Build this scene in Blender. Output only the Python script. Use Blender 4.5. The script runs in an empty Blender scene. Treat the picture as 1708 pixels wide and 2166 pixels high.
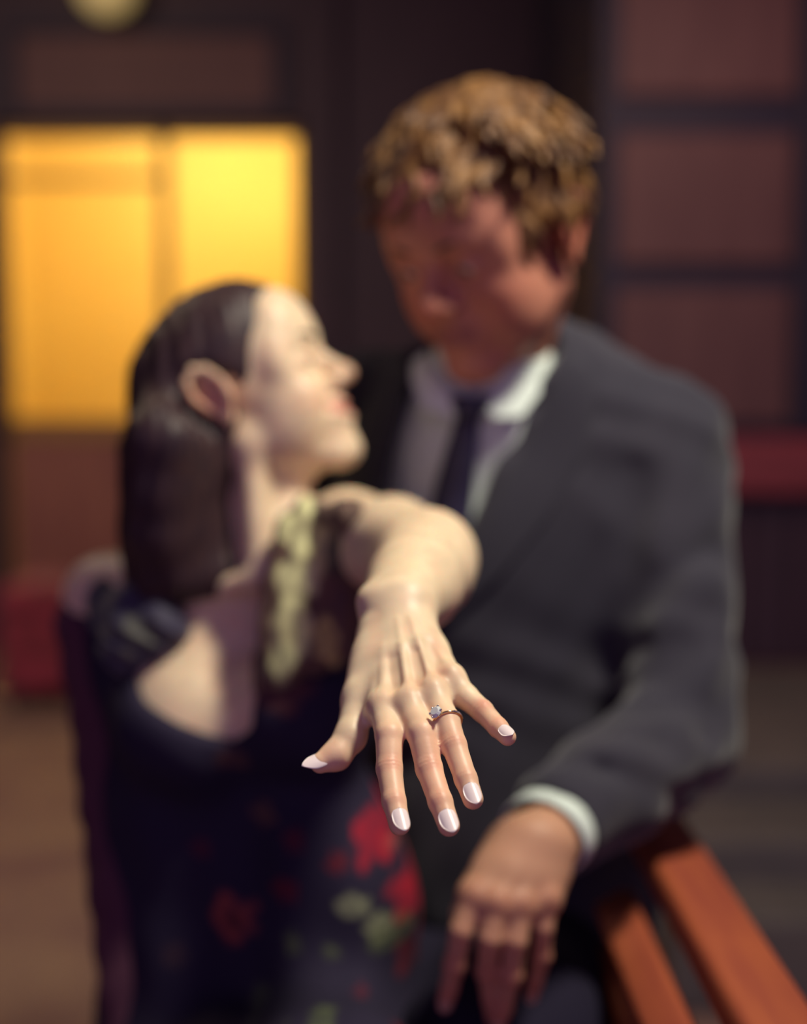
import bpy, math, random
import numpy as np
from mathutils import Vector

# ------------------------------------------------------------------ camera, world, lights, exposure
SC = bpy.context.scene
COL = SC.collection
F_PX, CX, CY = 2700.0, 854.0, 1083.0
PITCH = math.radians(4.9)
CAMZ = 1.17
cam_d = bpy.data.cameras.new('camera')
cam = bpy.data.objects.new('camera', cam_d); COL.objects.link(cam)
cam.location = (0, 0, CAMZ)
cam.rotation_euler = (math.radians(90) - PITCH, 0, 0)
cam_d.sensor_fit = 'VERTICAL'; cam_d.sensor_height = 70.0; cam_d.sensor_width = 70.0
cam_d.lens = F_PX / 2166.0 * 70.0
cam_d.clip_start = 0.02
cam_d.dof.use_dof = True
cam_d.dof.focus_distance = 0.685
cam_d.dof.aperture_fstop = 3.8
SC.camera = cam

world = bpy.data.worlds.new('world'); SC.world = world
world.use_nodes = True
world.node_tree.nodes['Background'].inputs[0].default_value = (0.175, 0.112, 0.245, 1)
world.node_tree.nodes['Background'].inputs[1].default_value = 1.4

def area_light(name, loc, target, size, power, color):
    l = bpy.data.lights.new(name, 'AREA'); l.shape = 'DISK'; l.size = size; l.energy = power; l.color = color
    o = bpy.data.objects.new(name, l); COL.objects.link(o); o.location = loc
    d = Vector(target) - Vector(loc)
    o.rotation_euler = d.to_track_quat('-Z', 'Y').to_euler()
    return o
area_light('key_lamp', (0.57, 0.76, 2.32), (-0.02, 1.0, 1.1), 0.24, 29.5, (1.0, 0.93, 0.74))
area_light('hall_lamp', (0.8, 2.9, 2.42), (1.2, 4.3, 0.6), 0.3, 5, (1.0, 0.66, 0.50))
area_light('side_lamp', (-1.9, 2.9, 3.1), (-1.5, 4.6, 0.2), 0.5, 34, (1.0, 0.78, 0.52))

SC.view_settings.view_transform = 'Standard'
SC.view_settings.look = 'None'
SC.view_settings.exposure = 0.0
SC.view_settings.gamma = 1.0
SC.view_settings.use_curve_mapping = False

_F = np.array([0, math.cos(PITCH), -math.sin(PITCH)]); _U = np.array([0, math.sin(PITCH), math.cos(PITCH)])
def P(px, py, d):
    """world point seen at photo pixel (px, py) at distance d along the view axis"""
    return np.array([0, 0, CAMZ]) + _F * d + np.array([1., 0, 0]) * ((px - CX) / F_PX * d) + _U * ((CY - py) / F_PX * d)
V = lambda *a: np.array(a, float)
def nrm(v): v = np.asarray(v, float); return v / np.linalg.norm(v)

# ------------------------------------------------------------------ materials
def srgb(r, g, b):
    f = lambda c: (c / 255 / 12.92) if c / 255 <= 0.04045 else ((c / 255 + 0.055) / 1.055) ** 2.4
    return (f(r), f(g), f(b))
def mat(name, color=(0.5, 0.5, 0.5), rough=0.5, attr=False, sss=0.0, bump=None, noise=None, metal=0.0, emit=None,
        sheen=0.0, coat=0.0, spec=0.5, trans=0.0, ior=1.45, sss_r=(1.0, 0.32, 0.16), sss_scale=0.006, aniso=0.0):
    m = bpy.data.materials.new(name); m.use_nodes = True
    nt = m.node_tree; b = nt.nodes['Principled BSDF']
    b.inputs['Base Color'].default_value = (*color, 1)
    b.inputs['Roughness'].default_value = rough; b.inputs['Metallic'].default_value = metal
    b.inputs['Specular IOR Level'].default_value = spec; b.inputs['IOR'].default_value = ior
    b.inputs['Sheen Weight'].default_value = sheen; b.inputs['Coat Weight'].default_value = coat
    b.inputs['Transmission Weight'].default_value = trans
    b.inputs['Anisotropic'].default_value = aniso
    if sss:
        b.inputs['Subsurface Weight'].default_value = sss
        b.inputs['Subsurface Radius'].default_value = sss_r
        b.inputs['Subsurface Scale'].default_value = sss_scale
    src = None
    tc = nt.nodes.new('ShaderNodeTexCoord')
    if attr:
        a = nt.nodes.new('ShaderNodeAttribute'); a.attribute_name = 'Col'; src = a.outputs['Color']
        nt.links.new(src, b.inputs['Base Color'])
    if noise:     # (scale, (sx,sy,sz), dark colour, detail)
        mp = nt.nodes.new('ShaderNodeMapping'); mp.inputs['Scale'].default_value = noise[1]
        nt.links.new(tc.outputs['Object'], mp.inputs['Vector'])
        n = nt.nodes.new('ShaderNodeTexNoise'); n.inputs['Scale'].default_value = noise[0]; n.inputs['Detail'].default_value = noise[3]
        nt.links.new(mp.outputs[0], n.inputs['Vector'])
        r = nt.nodes.new('ShaderNodeValToRGB'); r.color_ramp.elements[0].position = 0.35; r.color_ramp.elements[1].position = 0.65
        nt.links.new(n.outputs['Fac'], r.inputs['Fac'])
        mx = nt.nodes.new('ShaderNodeMix'); mx.data_type = 'RGBA'
        nt.links.new(r.outputs['Color'], mx.inputs['Factor'])
        mx.inputs['A'].default_value = (*noise[2], 1)
        if src: nt.links.new(src, mx.inputs['B'])
        else: mx.inputs['B'].default_value = (*color, 1)
        nt.links.new(mx.outputs['Result'], b.inputs['Base Color'])
    if bump:      # (scale, (sx,sy,sz), strength, distance)
        mp = nt.nodes.new('ShaderNodeMapping'); mp.inputs['Scale'].default_value = bump[1]
        nt.links.new(tc.outputs['Object'], mp.inputs['Vector'])
        n = nt.nodes.new('ShaderNodeTexNoise'); n.inputs['Scale'].default_value = bump[0]; n.inputs['Detail'].default_value = 3
        nt.links.new(mp.outputs[0], n.inputs['Vector'])
        bp = nt.nodes.new('ShaderNodeBump'); bp.inputs['Strength'].default_value = bump[2]; bp.inputs['Distance'].default_value = bump[3]
        nt.links.new(n.outputs['Fac'], bp.inputs['Height']); nt.links.new(bp.outputs[0], b.inputs['Normal'])
    if emit:
        b.inputs['Emission Color'].default_value = (*emit[0], 1); b.inputs['Emission Strength'].default_value = emit[1]
    return m

M = {}
M['skin_w'] = mat('skin_fair', rough=0.45, attr=True, sss=0.35, bump=(420, (1, 1, 1), 0.12, 0.0006), spec=0.4)
M['skin_m'] = mat('skin_warm', rough=0.5, attr=True, sss=0.2, bump=(300, (1, 1, 1), 0.12, 0.0008), spec=0.3)
M['nail'] = mat('nail_polish', (0.80, 0.68, 0.70), rough=0.28, spec=0.4)
M['nail_bare'] = mat('bare_nail', (0.50, 0.30, 0.22), rough=0.3)
M['eye'] = mat('eyeball', attr=True, rough=0.12)
M['teeth'] = mat('tooth_enamel', (0.72, 0.66, 0.56), rough=0.25)
M['hair_w'] = mat('dark_brown_hair', (0.055, 0.027, 0.028), rough=0.5, spec=0.4, bump=(60, (6, 6, 0.5), 0.3, 0.003), noise=(50, (5, 5, 0.4), (0.026, 0.014, 0.022), 3))
M['hair_m'] = mat('tousled_golden_brown_hair', (0.235, 0.112, 0.033), rough=0.5, spec=0.45, bump=(120, (3, 3, 3), 0.5, 0.003), noise=(45, (1, 1, 1), (0.075, 0.030, 0.016), 3))
M['lash'] = mat('brow_hair', (0.03, 0.016, 0.012), rough=0.6)
M['dress'] = mat('floral_dress_cloth', attr=True, rough=0.85, spec=0.2, bump=(400, (1, 1, 1), 0.1, 0.001))
M['ruffle'] = mat('floral_ruffle_cloth', attr=True, rough=0.65, sheen=0.2, bump=(300, (1, 1, 1), 0.15, 0.001))
M['jacket'] = mat('charcoal_wool', (0.038, 0.035, 0.050), rough=0.9, sheen=0.2, spec=0.25, bump=(900, (1, 1, 1), 0.3, 0.0006), noise=(9, (1, 1, 1), (0.028, 0.026, 0.040), 4))
M['lining'] = mat('charcoal_wool_lapel', (0.032, 0.030, 0.044), rough=0.9, spec=0.25, sheen=0.15, bump=(900, (1, 1, 1), 0.3, 0.0006))
M['shirt'] = mat('white_shirt_cotton', (0.62, 0.70, 0.66), rough=0.7, bump=(200, (1, 1, 1), 0.1, 0.001))
M['tie'] = mat('navy_tie_silk', (0.024, 0.020, 0.055), rough=0.55)
M['trousers'] = mat('dark_trouser_wool', (0.016, 0.013, 0.030), rough=0.9, spec=0.2)
M['button'] = mat('dark_horn_button', (0.02, 0.015, 0.015), rough=0.3)
M['gold'] = mat('yellow_gold', (0.95, 0.66, 0.30), rough=0.14, metal=1.0)
M['silver'] = mat('white_gold', (0.85, 0.84, 0.82), rough=0.15, metal=1.0)
M['diamond'] = mat('diamond', (0.95, 0.97, 1.0), rough=0.03, trans=0.30, ior=2.2)
M['orange_wood'] = mat('orange_stained_wood', (0.36, 0.085, 0.035), rough=0.5, noise=(6, (8, 1, 8), (0.27, 0.055, 0.032), 4), bump=(8, (8, 1, 8), 0.2, 0.002))
M['iron'] = mat('black_cast_iron', (0.02, 0.02, 0.025), rough=0.5, metal=0.5)
M['dark_wood'] = mat('dark_stained_wood', (0.058, 0.027, 0.046), rough=0.6, noise=(4, (6, 6, 1), (0.044, 0.021, 0.038), 3), bump=(8, (6, 6, 1), 0.2, 0.002))
M['darker_wood'] = mat('near_black_wood', (0.026, 0.018, 0.046), rough=0.6, noise=(4, (6, 6, 1), (0.022, 0.015, 0.04), 3))
M['brown_panel'] = mat('brown_wood_panel', (0.150, 0.066, 0.070), rough=0.6, noise=(3, (5, 5, 1), (0.125, 0.052, 0.058), 3), bump=(8, (6, 6, 1), 0.2, 0.002))
M['red_wood'] = mat('red_painted_wood', (0.32, 0.05, 0.075), rough=0.55, noise=(5, (1, 6, 6), (0.2, 0.035, 0.04), 3))
M['red_cloth'] = mat('dark_red_upholstery', (0.30, 0.028, 0.060), rough=0.85, sheen=0.2, noise=(10, (1, 1, 1), (0.16, 0.016, 0.03), 3))
M['door_frame'] = mat('ochre_painted_door_frame', (0.36, 0.19, 0.06), rough=0.5)
M['door_panel'] = mat('brown_door_panel', (0.36, 0.14, 0.10), rough=0.55, noise=(3, (5, 5, 1), (0.27, 0.095, 0.08), 3))
M['room'] = mat('yellow_room_plaster', (0.80, 0.62, 0.20), rough=0.9, noise=(1.2, (1, 1, 1), (0.78, 0.58, 0.17), 2))
M['glass'] = mat('door_glass', (1, 1, 1), rough=0.02, trans=1.0, ior=1.05)
M['bulb'] = mat('frosted_lamp_glass', (0.8, 0.7, 0.4), rough=0.5, emit=((0.85, 0.6, 0.2), 0.28))
M['brass'] = mat('dull_brass', (0.5, 0.35, 0.12), rough=0.4, metal=1.0)
M['floor'] = mat('worn_brown_floor', (0.30, 0.185, 0.135), rough=0.8, noise=(2.6, (1, 1, 1), (0.20, 0.105, 0.105), 5), bump=(14, (1, 1, 1), 0.3, 0.01))
M['stone'] = mat('grey_step_stone', (0.13, 0.105, 0.11), rough=0.8, noise=(6, (1, 1, 1), (0.10, 0.083, 0.09), 4), bump=(20, (1, 1, 1), 0.3, 0.004))
M['plaster'] = mat('dark_ceiling_plaster', (0.05, 0.035, 0.05), rough=0.9)

# ------------------------------------------------------------------ object helpers
def link_mesh(name, verts, faces, m, parent=None, smooth=True, cols=None):
    me = bpy.data.meshes.new(name)
    if isinstance(faces, np.ndarray):
        nf = len(faces); k = faces.shape[1]
        me.vertices.add(len(verts)); me.vertices.foreach_set('co', np.asarray(verts, np.float32).ravel())
        me.loops.add(nf * k); me.loops.foreach_set('vertex_index', faces.astype(np.int32).ravel())
        me.polygons.add(nf); me.polygons.foreach_set('loop_start', np.arange(0, nf * k, k, dtype=np.int32))
        me.update(calc_edges=True)
    else:
        me.from_pydata([tuple(v) for v in verts], [], faces); me.update()
    me.polygons.foreach_set('use_smooth', [smooth] * len(me.polygons))
    if cols is not None:
        a = me.color_attributes.new('Col', 'FLOAT_COLOR', 'POINT')
        c = np.ones((len(verts), 4), np.float32); c[:, :3] = cols; a.data.foreach_set('color', c.ravel())
    me.materials.append(m)
    o = bpy.data.objects.new(name, me); COL.objects.link(o)
    if parent is not None: put(o, parent)
    return o
def put(o, parent):
    o.parent = parent; o.matrix_parent_inverse = parent.matrix_world.inverted() if False else o.matrix_parent_inverse
    loc = Vector(parent['_loc']) if '_loc' in parent else Vector((0, 0, 0))
    o.location = o.location - loc
def empty(name, loc, label, cat, group=None):
    o = bpy.data.objects.new(name, None); COL.objects.link(o); o.empty_display_size = 0.05
    o.location = loc; o['_loc'] = tuple(float(v) for v in loc); o['label'] = label; o['category'] = cat
    if group: o['group'] = group
    return o
def struct(o): o['kind'] = 'structure'; return o

class MB:
    """collects boxes, tubes and lathes into ONE mesh"""
    def __init__(s): s.v = []; s.f = []
    def add(s, v, f):
        n = len(s.v); s.v += [tuple(p) for p in v]; s.f += [tuple(i + n for i in q) for q in f]; return s
    def box(s, x0, x1, y0, y1, z0, z1, b=0.0):
        """box with chamfered vertical+horizontal edges"""
        if b <= 0:
            v = [(x, y, z) for x in (x0, x1) for y in (y0, y1) for z in (z0, z1)]
            return s.add(v, [(0, 1, 3, 2), (4, 6, 7, 5), (0, 4, 5, 1), (2, 3, 7, 6), (0, 2, 6, 4), (1, 5, 7, 3)])
        v = []; f = []
        idx = {}
        for ax in range(3):
            for sx in (0, 1):
                for sy in (0, 1):
                    for sz in (0, 1):
                        c = [x0 if sx == 0 else x1, y0 if sy == 0 else y1, z0 if sz == 0 else z1]
                        sg = [1 if sx == 0 else -1, 1 if sy == 0 else -1, 1 if sz == 0 else -1]
                        for k in range(3):
                            if k != ax: c[k] += sg[k] * b
                        idx[(ax, sx, sy, sz)] = len(v); v.append(tuple(c))
        def q(*k): f.append(tuple(idx[i] for i in k))
        for a in (0, 1):
            q((0, a, 0, 0), (0, a, 0, 1), (0, a, 1, 1), (0, a, 1, 0))
            q((1, 0, a, 0), (1, 1, a, 0), (1, 1, a, 1), (1, 0, a, 1))
            q((2, 0, 0, a), (2, 0, 1, a), (2, 1, 1, a), (2, 1, 0, a))
            for c in (0, 1):
                q((0, a, c, 0), (0, a, c, 1), (1, a, c, 1), (1, a, c, 0))
                q((0, a, 0, c), (0, a, 1, c), (2, a, 1, c), (2, a, 0, c))
                q((1, 0, a, c), (1, 1, a, c), (2, 1, a, c), (2, 0, a, c))
                for e in (0, 1): q((0, a, c, e), (1, a, c, e), (2, a, c, e))
        return s.add(v, f)
    def tube(s, pts, r, n=12, cap=True):
        pts = [np.array(p, float) for p in pts]; rr = r if hasattr(r, '__len__') else [r] * len(pts)
        v = []; f = []
        ref = None
        for i, p in enumerate(pts):
            t = nrm(pts[min(i + 1, len(pts) - 1)] - pts[max(i - 1, 0)])
            if ref is None: ref = nrm(np.cross(t, [0, 0, 1] if abs(t[2]) < .9 else [1, 0, 0]))
            a = nrm(ref - t * ref.dot(t)); ref = a; b = np.cross(t, a)
            for k in range(n):
                th = 2 * math.pi * k / n; v.append(p + rr[i] * (a * math.cos(th) + b * math.sin(th)))
        for i in range(len(pts) - 1):
            for k in range(n):
                f.append((i * n + k, i * n + (k + 1) % n, (i + 1) * n + (k + 1) % n, (i + 1) * n + k))
        if cap: f.append(tuple(range(n))[::-1]); f.append(tuple((len(pts) - 1) * n + k for k in range(n)))
        return s.add(v, f)
    def lathe(s, prof, c, n=24, axis=(0, 0, 1)):
        ax = nrm(axis); a = nrm(np.cross(ax, [1, 0, 0] if abs(ax[0]) < .9 else [0, 1, 0])); b = np.cross(ax, a); c = np.array(c, float)
        v = []; f = []
        for (r, z) in prof:
            for k in range(n):
                th = 2 * math.pi * k / n; v.append(c + ax * z + r * (a * math.cos(th) + b * math.sin(th)))
        for i in range(len(prof) - 1):
            for k in range(n): f.append((i * n + k, i * n + (k + 1) % n, (i + 1) * n + (k + 1) % n, (i + 1) * n + k))
        f.append(tuple(range(n))[::-1]); f.append(tuple((len(prof) - 1) * n + k for k in range(n)))
        return s.add(v, f)
    def build(s, name, m, parent=None, smooth=False):
        return link_mesh(name, s.v, s.f, m, parent, smooth)

# ------------------------------------------------------------------ signed distance modelling
def smin(a, b, k):
    if k <= 0: return np.minimum(a, b)
    h = np.maximum(k - np.abs(a - b), 0) / k
    return np.minimum(a, b) - h * h * k * 0.25
def smax(a, b, k): return -smin(-a, -b, k)
BIG = 0.06
class Field:
    def __init__(s): s.p = []
    def _add(s, fn, lo, hi, k, op): s.p.append((fn, np.asarray(lo, float), np.asarray(hi, float), k, op)); return s
    def cone(s, a, b, ra, rb=None, k=0.01, op='u'):
        a = np.asarray(a, float); b = np.asarray(b, float); rb = ra if rb is None else rb
        ba = b - a; l2 = max(ba.dot(ba), 1e-12)
        def fn(X, Y, Z):
            px, py, pz = X - a[0], Y - a[1], Z - a[2]
            t = np.clip((px * ba[0] + py * ba[1] + pz * ba[2]) / l2, 0, 1)
            return np.sqrt((px - t * ba[0]) ** 2 + (py - t * ba[1]) ** 2 + (pz - t * ba[2]) ** 2) - (ra + (rb - ra) * t)
        R = max(ra, rb)
        return s._add(fn, np.minimum(a, b) - R, np.maximum(a, b) + R, k, op)
    def chain(s, pts, k=0.01, op='u', kin=None):
        """a jointed limb: its segments meet without swelling, the whole blends in with k"""
        segs = []
        for (a, ra), (b, rb) in zip(pts[:-1], pts[1:]):
            t = Field(); t.cone(a, b, ra, rb); segs.append(t.p[0])
        kk = min(min(r for _, r in pts) * .35, .008) if kin is None else kin
        def fn(X, Y, Z):
            d = segs[0][0](X, Y, Z)
            for q in segs[1:]: d = smin(d, q[0](X, Y, Z), kk)
            return d + kk * .12
        return s._add(fn, np.min([q[1] for q in segs], 0), np.max([q[2] for q in segs], 0), k, op)
    def ell(s, c, r, ax=None, k=0.01, op='u'):
        c = np.asarray(c, float); r = np.asarray(r, float); A = np.eye(3) if ax is None else np.array(ax, float)  # rows = axes
        def fn(X, Y, Z):
            px, py, pz = X - c[0], Y - c[1], Z - c[2]
            q = [(px * A[i][0] + py * A[i][1] + pz * A[i][2]) for i in range(3)]
            k0 = np.sqrt((q[0] / r[0]) ** 2 + (q[1] / r[1]) ** 2 + (q[2] / r[2]) ** 2)
            k1 = np.sqrt((q[0] / r[0] ** 2) ** 2 + (q[1] / r[1] ** 2) ** 2 + (q[2] / r[2] ** 2) ** 2)
            return np.where(k1 > 1e-6, k0 * (k0 - 1.0) / np.maximum(k1, 1e-6), -r.min())
        e = np.sqrt(((A * r[:, None]) ** 2).sum(0))
        return s._add(fn, c - e, c + e, k, op)
    def fn(s, f, lo, hi, k=0.0, op='i'): return s._add(f, lo, hi, k, op)
    def apply(s, D, X, Y, Z, prims=None):
        for fn, lo, hi, k, op in (prims or s.p):
            if op == 'u': D = smin(D, fn(X, Y, Z), k)
            elif op == 's': D = smax(D, -fn(X, Y, Z), k)
            elif op == 'i': D = smax(D, fn(X, Y, Z), k)
            elif op == 'd': D = D + fn(X, Y, Z)
        return D
    def grid(s, lo, hi, h):
        lo = np.asarray(lo, float); hi = np.asarray(hi, float)
        n = np.ceil((hi - lo) / h).astype(int) + 1
        ax = [lo[i] + h * np.arange(n[i]) for i in range(3)]
        D = np.full(n, BIG, np.float32)
        for fn, l, u, k, op in s.p:
            m = k + 2.5 * h if op != 'i' else 1e3
            i0 = [int(max(0, math.floor((l[i] - m - lo[i]) / h))) for i in range(3)]
            i1 = [int(min(n[i], math.ceil((u[i] + m - lo[i]) / h) + 1)) for i in range(3)]
            if any(i1[i] <= i0[i] for i in range(3)): continue
            sl = tuple(slice(i0[i], i1[i]) for i in range(3))
            X = ax[0][sl[0]][:, None, None].astype(np.float32); Y = ax[1][sl[1]][None, :, None].astype(np.float32); Z = ax[2][sl[2]][None, None, :].astype(np.float32)
            d = fn(X, Y, Z)
            if op == 'u': D[sl] = smin(D[sl], d, k)
            elif op == 's': D[sl] = smax(D[sl], -d, k)
            elif op == 'i': D[sl] = smax(D[sl], d, k)
            elif op == 'd': D[sl] = D[sl] + d
        return D, lo, n
    def bounds(s, pad=0.01):
        u = [p for p in s.p if p[4] == 'u']
        return np.min([p[1] for p in u], 0) - pad, np.max([p[2] for p in u], 0) + pad
    def at(s, pts):
        X, Y, Z = pts[:, 0], pts[:, 1], pts[:, 2]
        return s.apply(np.full(len(pts), 1.0), X, Y, Z)
    def mesh(s, h, lo=None, hi=None, pad=0.01):
        if lo is None: lo, hi = s.bounds(pad)
        D, lo, n = s.grid(lo, hi, h)
        return surface_nets(D, lo, h)
def surface_nets(D, lo, h):
    S = D < 0
    nx, ny, nz = D.shape
    c = [S[dx:nx - 1 + dx, dy:ny - 1 + dy, dz:nz - 1 + dz] for dx in (0, 1) for dy in (0, 1) for dz in (0, 1)]
    cnt = sum(x.astype(np.int8) for x in c)
    act = (cnt > 0) & (cnt < 8)
    ii, jj, kk = np.nonzero(act)
    idx = np.full(act.shape, -1, np.int32); idx[ii, jj, kk] = np.arange(len(ii))
    corner = [(a, b, e) for a in (0, 1) for b in (0, 1) for e in (0, 1)]
    val = [D[ii + a, jj + b, kk + e].astype(np.float64) for a, b, e in corner]
    acc = np.zeros((len(ii), 3)); num = np.zeros(len(ii))
    for p in range(8):
        for ax, bit in ((0, 4), (1, 2), (2, 1)):
            if p & bit: continue
            q = p | bit
            v0, v1 = val[p], val[q]
            cr = (v0 < 0) != (v1 < 0)
            t = np.where(cr, v0 / np.where(cr, v0 - v1, 1), 0)
            base = np.array(corner[p], float)
            pos = np.tile(base, (len(ii), 1)); pos[:, ax] += t
            acc += pos * cr[:, None]; num += cr
    verts = np.stack([ii, jj, kk], 1) + acc / num[:, None]
    verts = verts * h + lo
    faces = []
    # x edges
    for ax in range(3):
        sl0 = [slice(None)] * 3; sl1 = [slice(None)] * 3
        sl0[ax] = slice(0, -1); sl1[ax] = slice(1, None)
        A = S[tuple(sl0)]; B = S[tuple(sl1)]
        o1, o2 = [(1, 2), (2, 0), (0, 1)][ax]
        e = np.argwhere(A != B)
        ok = (e[:, o1] > 0) & (e[:, o2] > 0) & (e[:, o1] < act.shape[o1]) & (e[:, o2] < act.shape[o2])
        e = e[ok]
        def cell(d1, d2):
            q = e.copy(); q[:, o1] -= d1; q[:, o2] -= d2
            return idx[q[:, 0], q[:, 1], q[:, 2]]
        q = np.stack([cell(1, 1), cell(0, 1), cell(0, 0), cell(1, 0)], 1)
        fl = A[e[:, 0], e[:, 1], e[:, 2]]
        q[~fl] = q[~fl][:, ::-1]
        faces.append(q)
    F = np.concatenate(faces)
    F = F[(F >= 0).all(1)]
    return verts, F
def relax(v, f, it=2, w=0.5):
    for _ in range(it):
        s = np.zeros_like(v); c = np.zeros(len(v))
        for a, b in ((0, 1), (1, 2), (2, 3), (3, 0)):
            np.add.at(s, f[:, a], v[f[:, b]]); np.add.at(c, f[:, a], 1)
            np.add.at(s, f[:, b], v[f[:, a]]); np.add.at(c, f[:, b], 1)
        v = v * (1 - w) + w * s / np.maximum(c, 1)[:, None]
    return v
def join(ms):
    V_, F_ = [], []; n = 0
    for v, f in ms: V_.append(v); F_.append(f + n); n += len(v)
    return np.concatenate(V_), np.concatenate(F_)
def poly2d(poly):
    """signed distance (XZ) to a polygon, negative inside"""
    poly = np.array(poly, float)
    def f(X, Z):
        X, Z = np.broadcast_arrays(X, Z)
        d = np.full(X.shape, 1e9); ins = np.zeros(X.shape, bool)
        for i in range(len(poly)):
            a = poly[i]; b = poly[i - 1]
            e = b - a; wx, wz = X - a[0], Z - a[1]
            t = np.clip((wx * e[0] + wz * e[1]) / e.dot(e), 0, 1)
            d = np.minimum(d, (wx - e[0] * t) ** 2 + (wz - e[1] * t) ** 2)
            c1 = (a[1] > Z) != (b[1] > Z)
            with np.errstate(divide='ignore', invalid='ignore'):
                xi = (b[0] - a[0]) * (Z - a[1]) / (b[1] - a[1] if b[1] != a[1] else 1e-9) + a[0]
            ins ^= c1 & (X < xi)
        d = np.sqrt(d)
        return np.where(ins, -d, d)
    return f
def bridge(name, parts, planes, parent, m, colf):
    """parts meshed at different fineness, sewn together across flat cuts into one continuous skin"""
    import bmesh
    v, f = join(parts)
    me = bpy.data.meshes.new('tmp'); me.from_pydata([tuple(x) for x in v], [], [tuple(int(i) for i in q) for q in f]); me.update()
    bm = bmesh.new(); bm.from_mesh(me); bm.verts.ensure_lookup_table()
    for ax, pos, tol, lo, hi in planes:
        es = [e for e in bm.edges if e.is_boundary and all(abs(x.co[ax] - pos) < tol and all(lo[i] <= x.co[i] <= hi[i] for i in range(3)) for x in e.verts)]
        try: bmesh.ops.bridge_loops(bm, edges=es)
        except Exception as ex: print('bridge', name, ex, len(es))
    bmesh.ops.triangulate(bm, faces=[q for q in bm.faces if len(q.verts) > 4])
    bm.to_mesh(me); bm.free()
    n = len(me.vertices); co = np.zeros(n * 3); me.vertices.foreach_get('co', co); co = co.reshape(-1, 3)
    me.polygons.foreach_set('use_smooth', [True] * len(me.polygons))
    a = me.color_attributes.new('Col', 'FLOAT_COLOR', 'POINT'); c = np.ones((n, 4), np.float32); c[:, :3] = colf(co); a.data.foreach_set('color', c.ravel())
    me.materials.append(m); me.name = name
    o = bpy.data.objects.new(name, me); COL.objects.link(o); put(o, parent); return o
def segfold(items):
    """cloth folds: (a, b, width, height) ridges (height > 0) or hollows (height < 0)"""
    def fn(X, Y, Z):
        X, Y, Z = np.broadcast_arrays(X, Y, Z); out = np.zeros(X.shape, np.float32)
        for a, b, w, h in items:
            e = b - a; l2 = e.dot(e); px, py, pz = X - a[0], Y - a[1], Z - a[2]
            t = np.clip((px * e[0] + py * e[1] + pz * e[2]) / l2, 0, 1)
            r2 = (px - t * e[0]) ** 2 + (py - t * e[1]) ** 2 + (pz - t * e[2]) ** 2
            out -= h * np.exp(-r2 / (w * w)).astype(np.float32)
        return out
    return fn
def noise3(p, s, seed=0):
    """cheap smooth pseudo noise from sines, -1..1"""
    r = np.random.RandomState(seed); out = 0
    for i in range(6):
        w = r.normal(size=3); w = w / np.linalg.norm(w) * s * (0.7 + 0.8 * r.rand()); ph = r.rand() * 6.28
        out = out + np.sin(p[..., 0] * w[0] + p[..., 1] * w[1] + p[..., 2] * w[2] + ph)
    return out / 3.0
def smooth01(x): x = np.clip(x, 0, 1); return x * x * (3 - 2 * x)
def strip(name, L, R, field, off, thick, m, parent, nu=10, nv=30, dist=None, bulge=0.0):
    """a solid cloth strip between two edges given as (pixel x, pixel y) lists, laid on the front of a field.
    dist = approximate distance of the surface from the camera"""
    L = np.array(L, float); R = np.array(R, float)
    def samp(A, t):
        s = np.r_[0, np.cumsum(np.linalg.norm(np.diff(A, axis=0), axis=1))]; s /= s[-1]
        return np.stack([np.interp(t, s, A[:, 0]), np.interp(t, s, A[:, 1])], 1)
    tv = np.linspace(0, 1, nv); l = samp(L, tv); r = samp(R, tv)
    pts = []; bl = []
    for j in range(nv):
        for i in range(nu):
            u = i / (nu - 1); q = l[j] * (1 - u) + r[j] * u; pts.append(q); bl.append(4 * u * (1 - u))
    pts = np.array(pts); bl = np.array(bl)
    o = np.array([P(x, y, 0.5) for x, y in pts]); d = np.array([P(x, y, 1.5) for x, y in pts]) - o
    d /= np.linalg.norm(d, axis=1)[:, None]
    t = np.zeros(len(o)) + 0.3
    for _ in range(60): t = t + np.clip(field.at(o + d * t[:, None]) - off, -0.05, 0.08) * 0.8
    bad = t > 1.3
    if bad.any(): t[bad] = np.median(t[~bad]) if (~bad).any() else 0.8
    front = o + d * (t - bulge * bl)[:, None]; back = front + d * thick
    n = len(front); v = np.concatenate([front, back]); f = []
    g = lambda j, i: j * nu + i
    for j in range(nv - 1):
        for i in range(nu - 1):
            a, b, c, e = g(j, i), g(j, i + 1), g(j + 1, i + 1), g(j + 1, i)
            f.append((a, b, c, e)); f.append((a + n, e + n, c + n, b + n))
    for j in range(nv - 1):
        for i in (0, nu - 1):
            a, b = g(j, i), g(j + 1, i); f.append((a, b, b + n, a + n) if i == 0 else (b, a, a + n, b + n))
    for i in range(nu - 1):
        for j in (0, nv - 1):
            a, b = g(j, i), g(j, i + 1); f.append((b, a, a + n, b + n) if j == 0 else (a, b, b + n, a + n))
    return link_mesh(name, v, np.array(f), m, parent)

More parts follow.
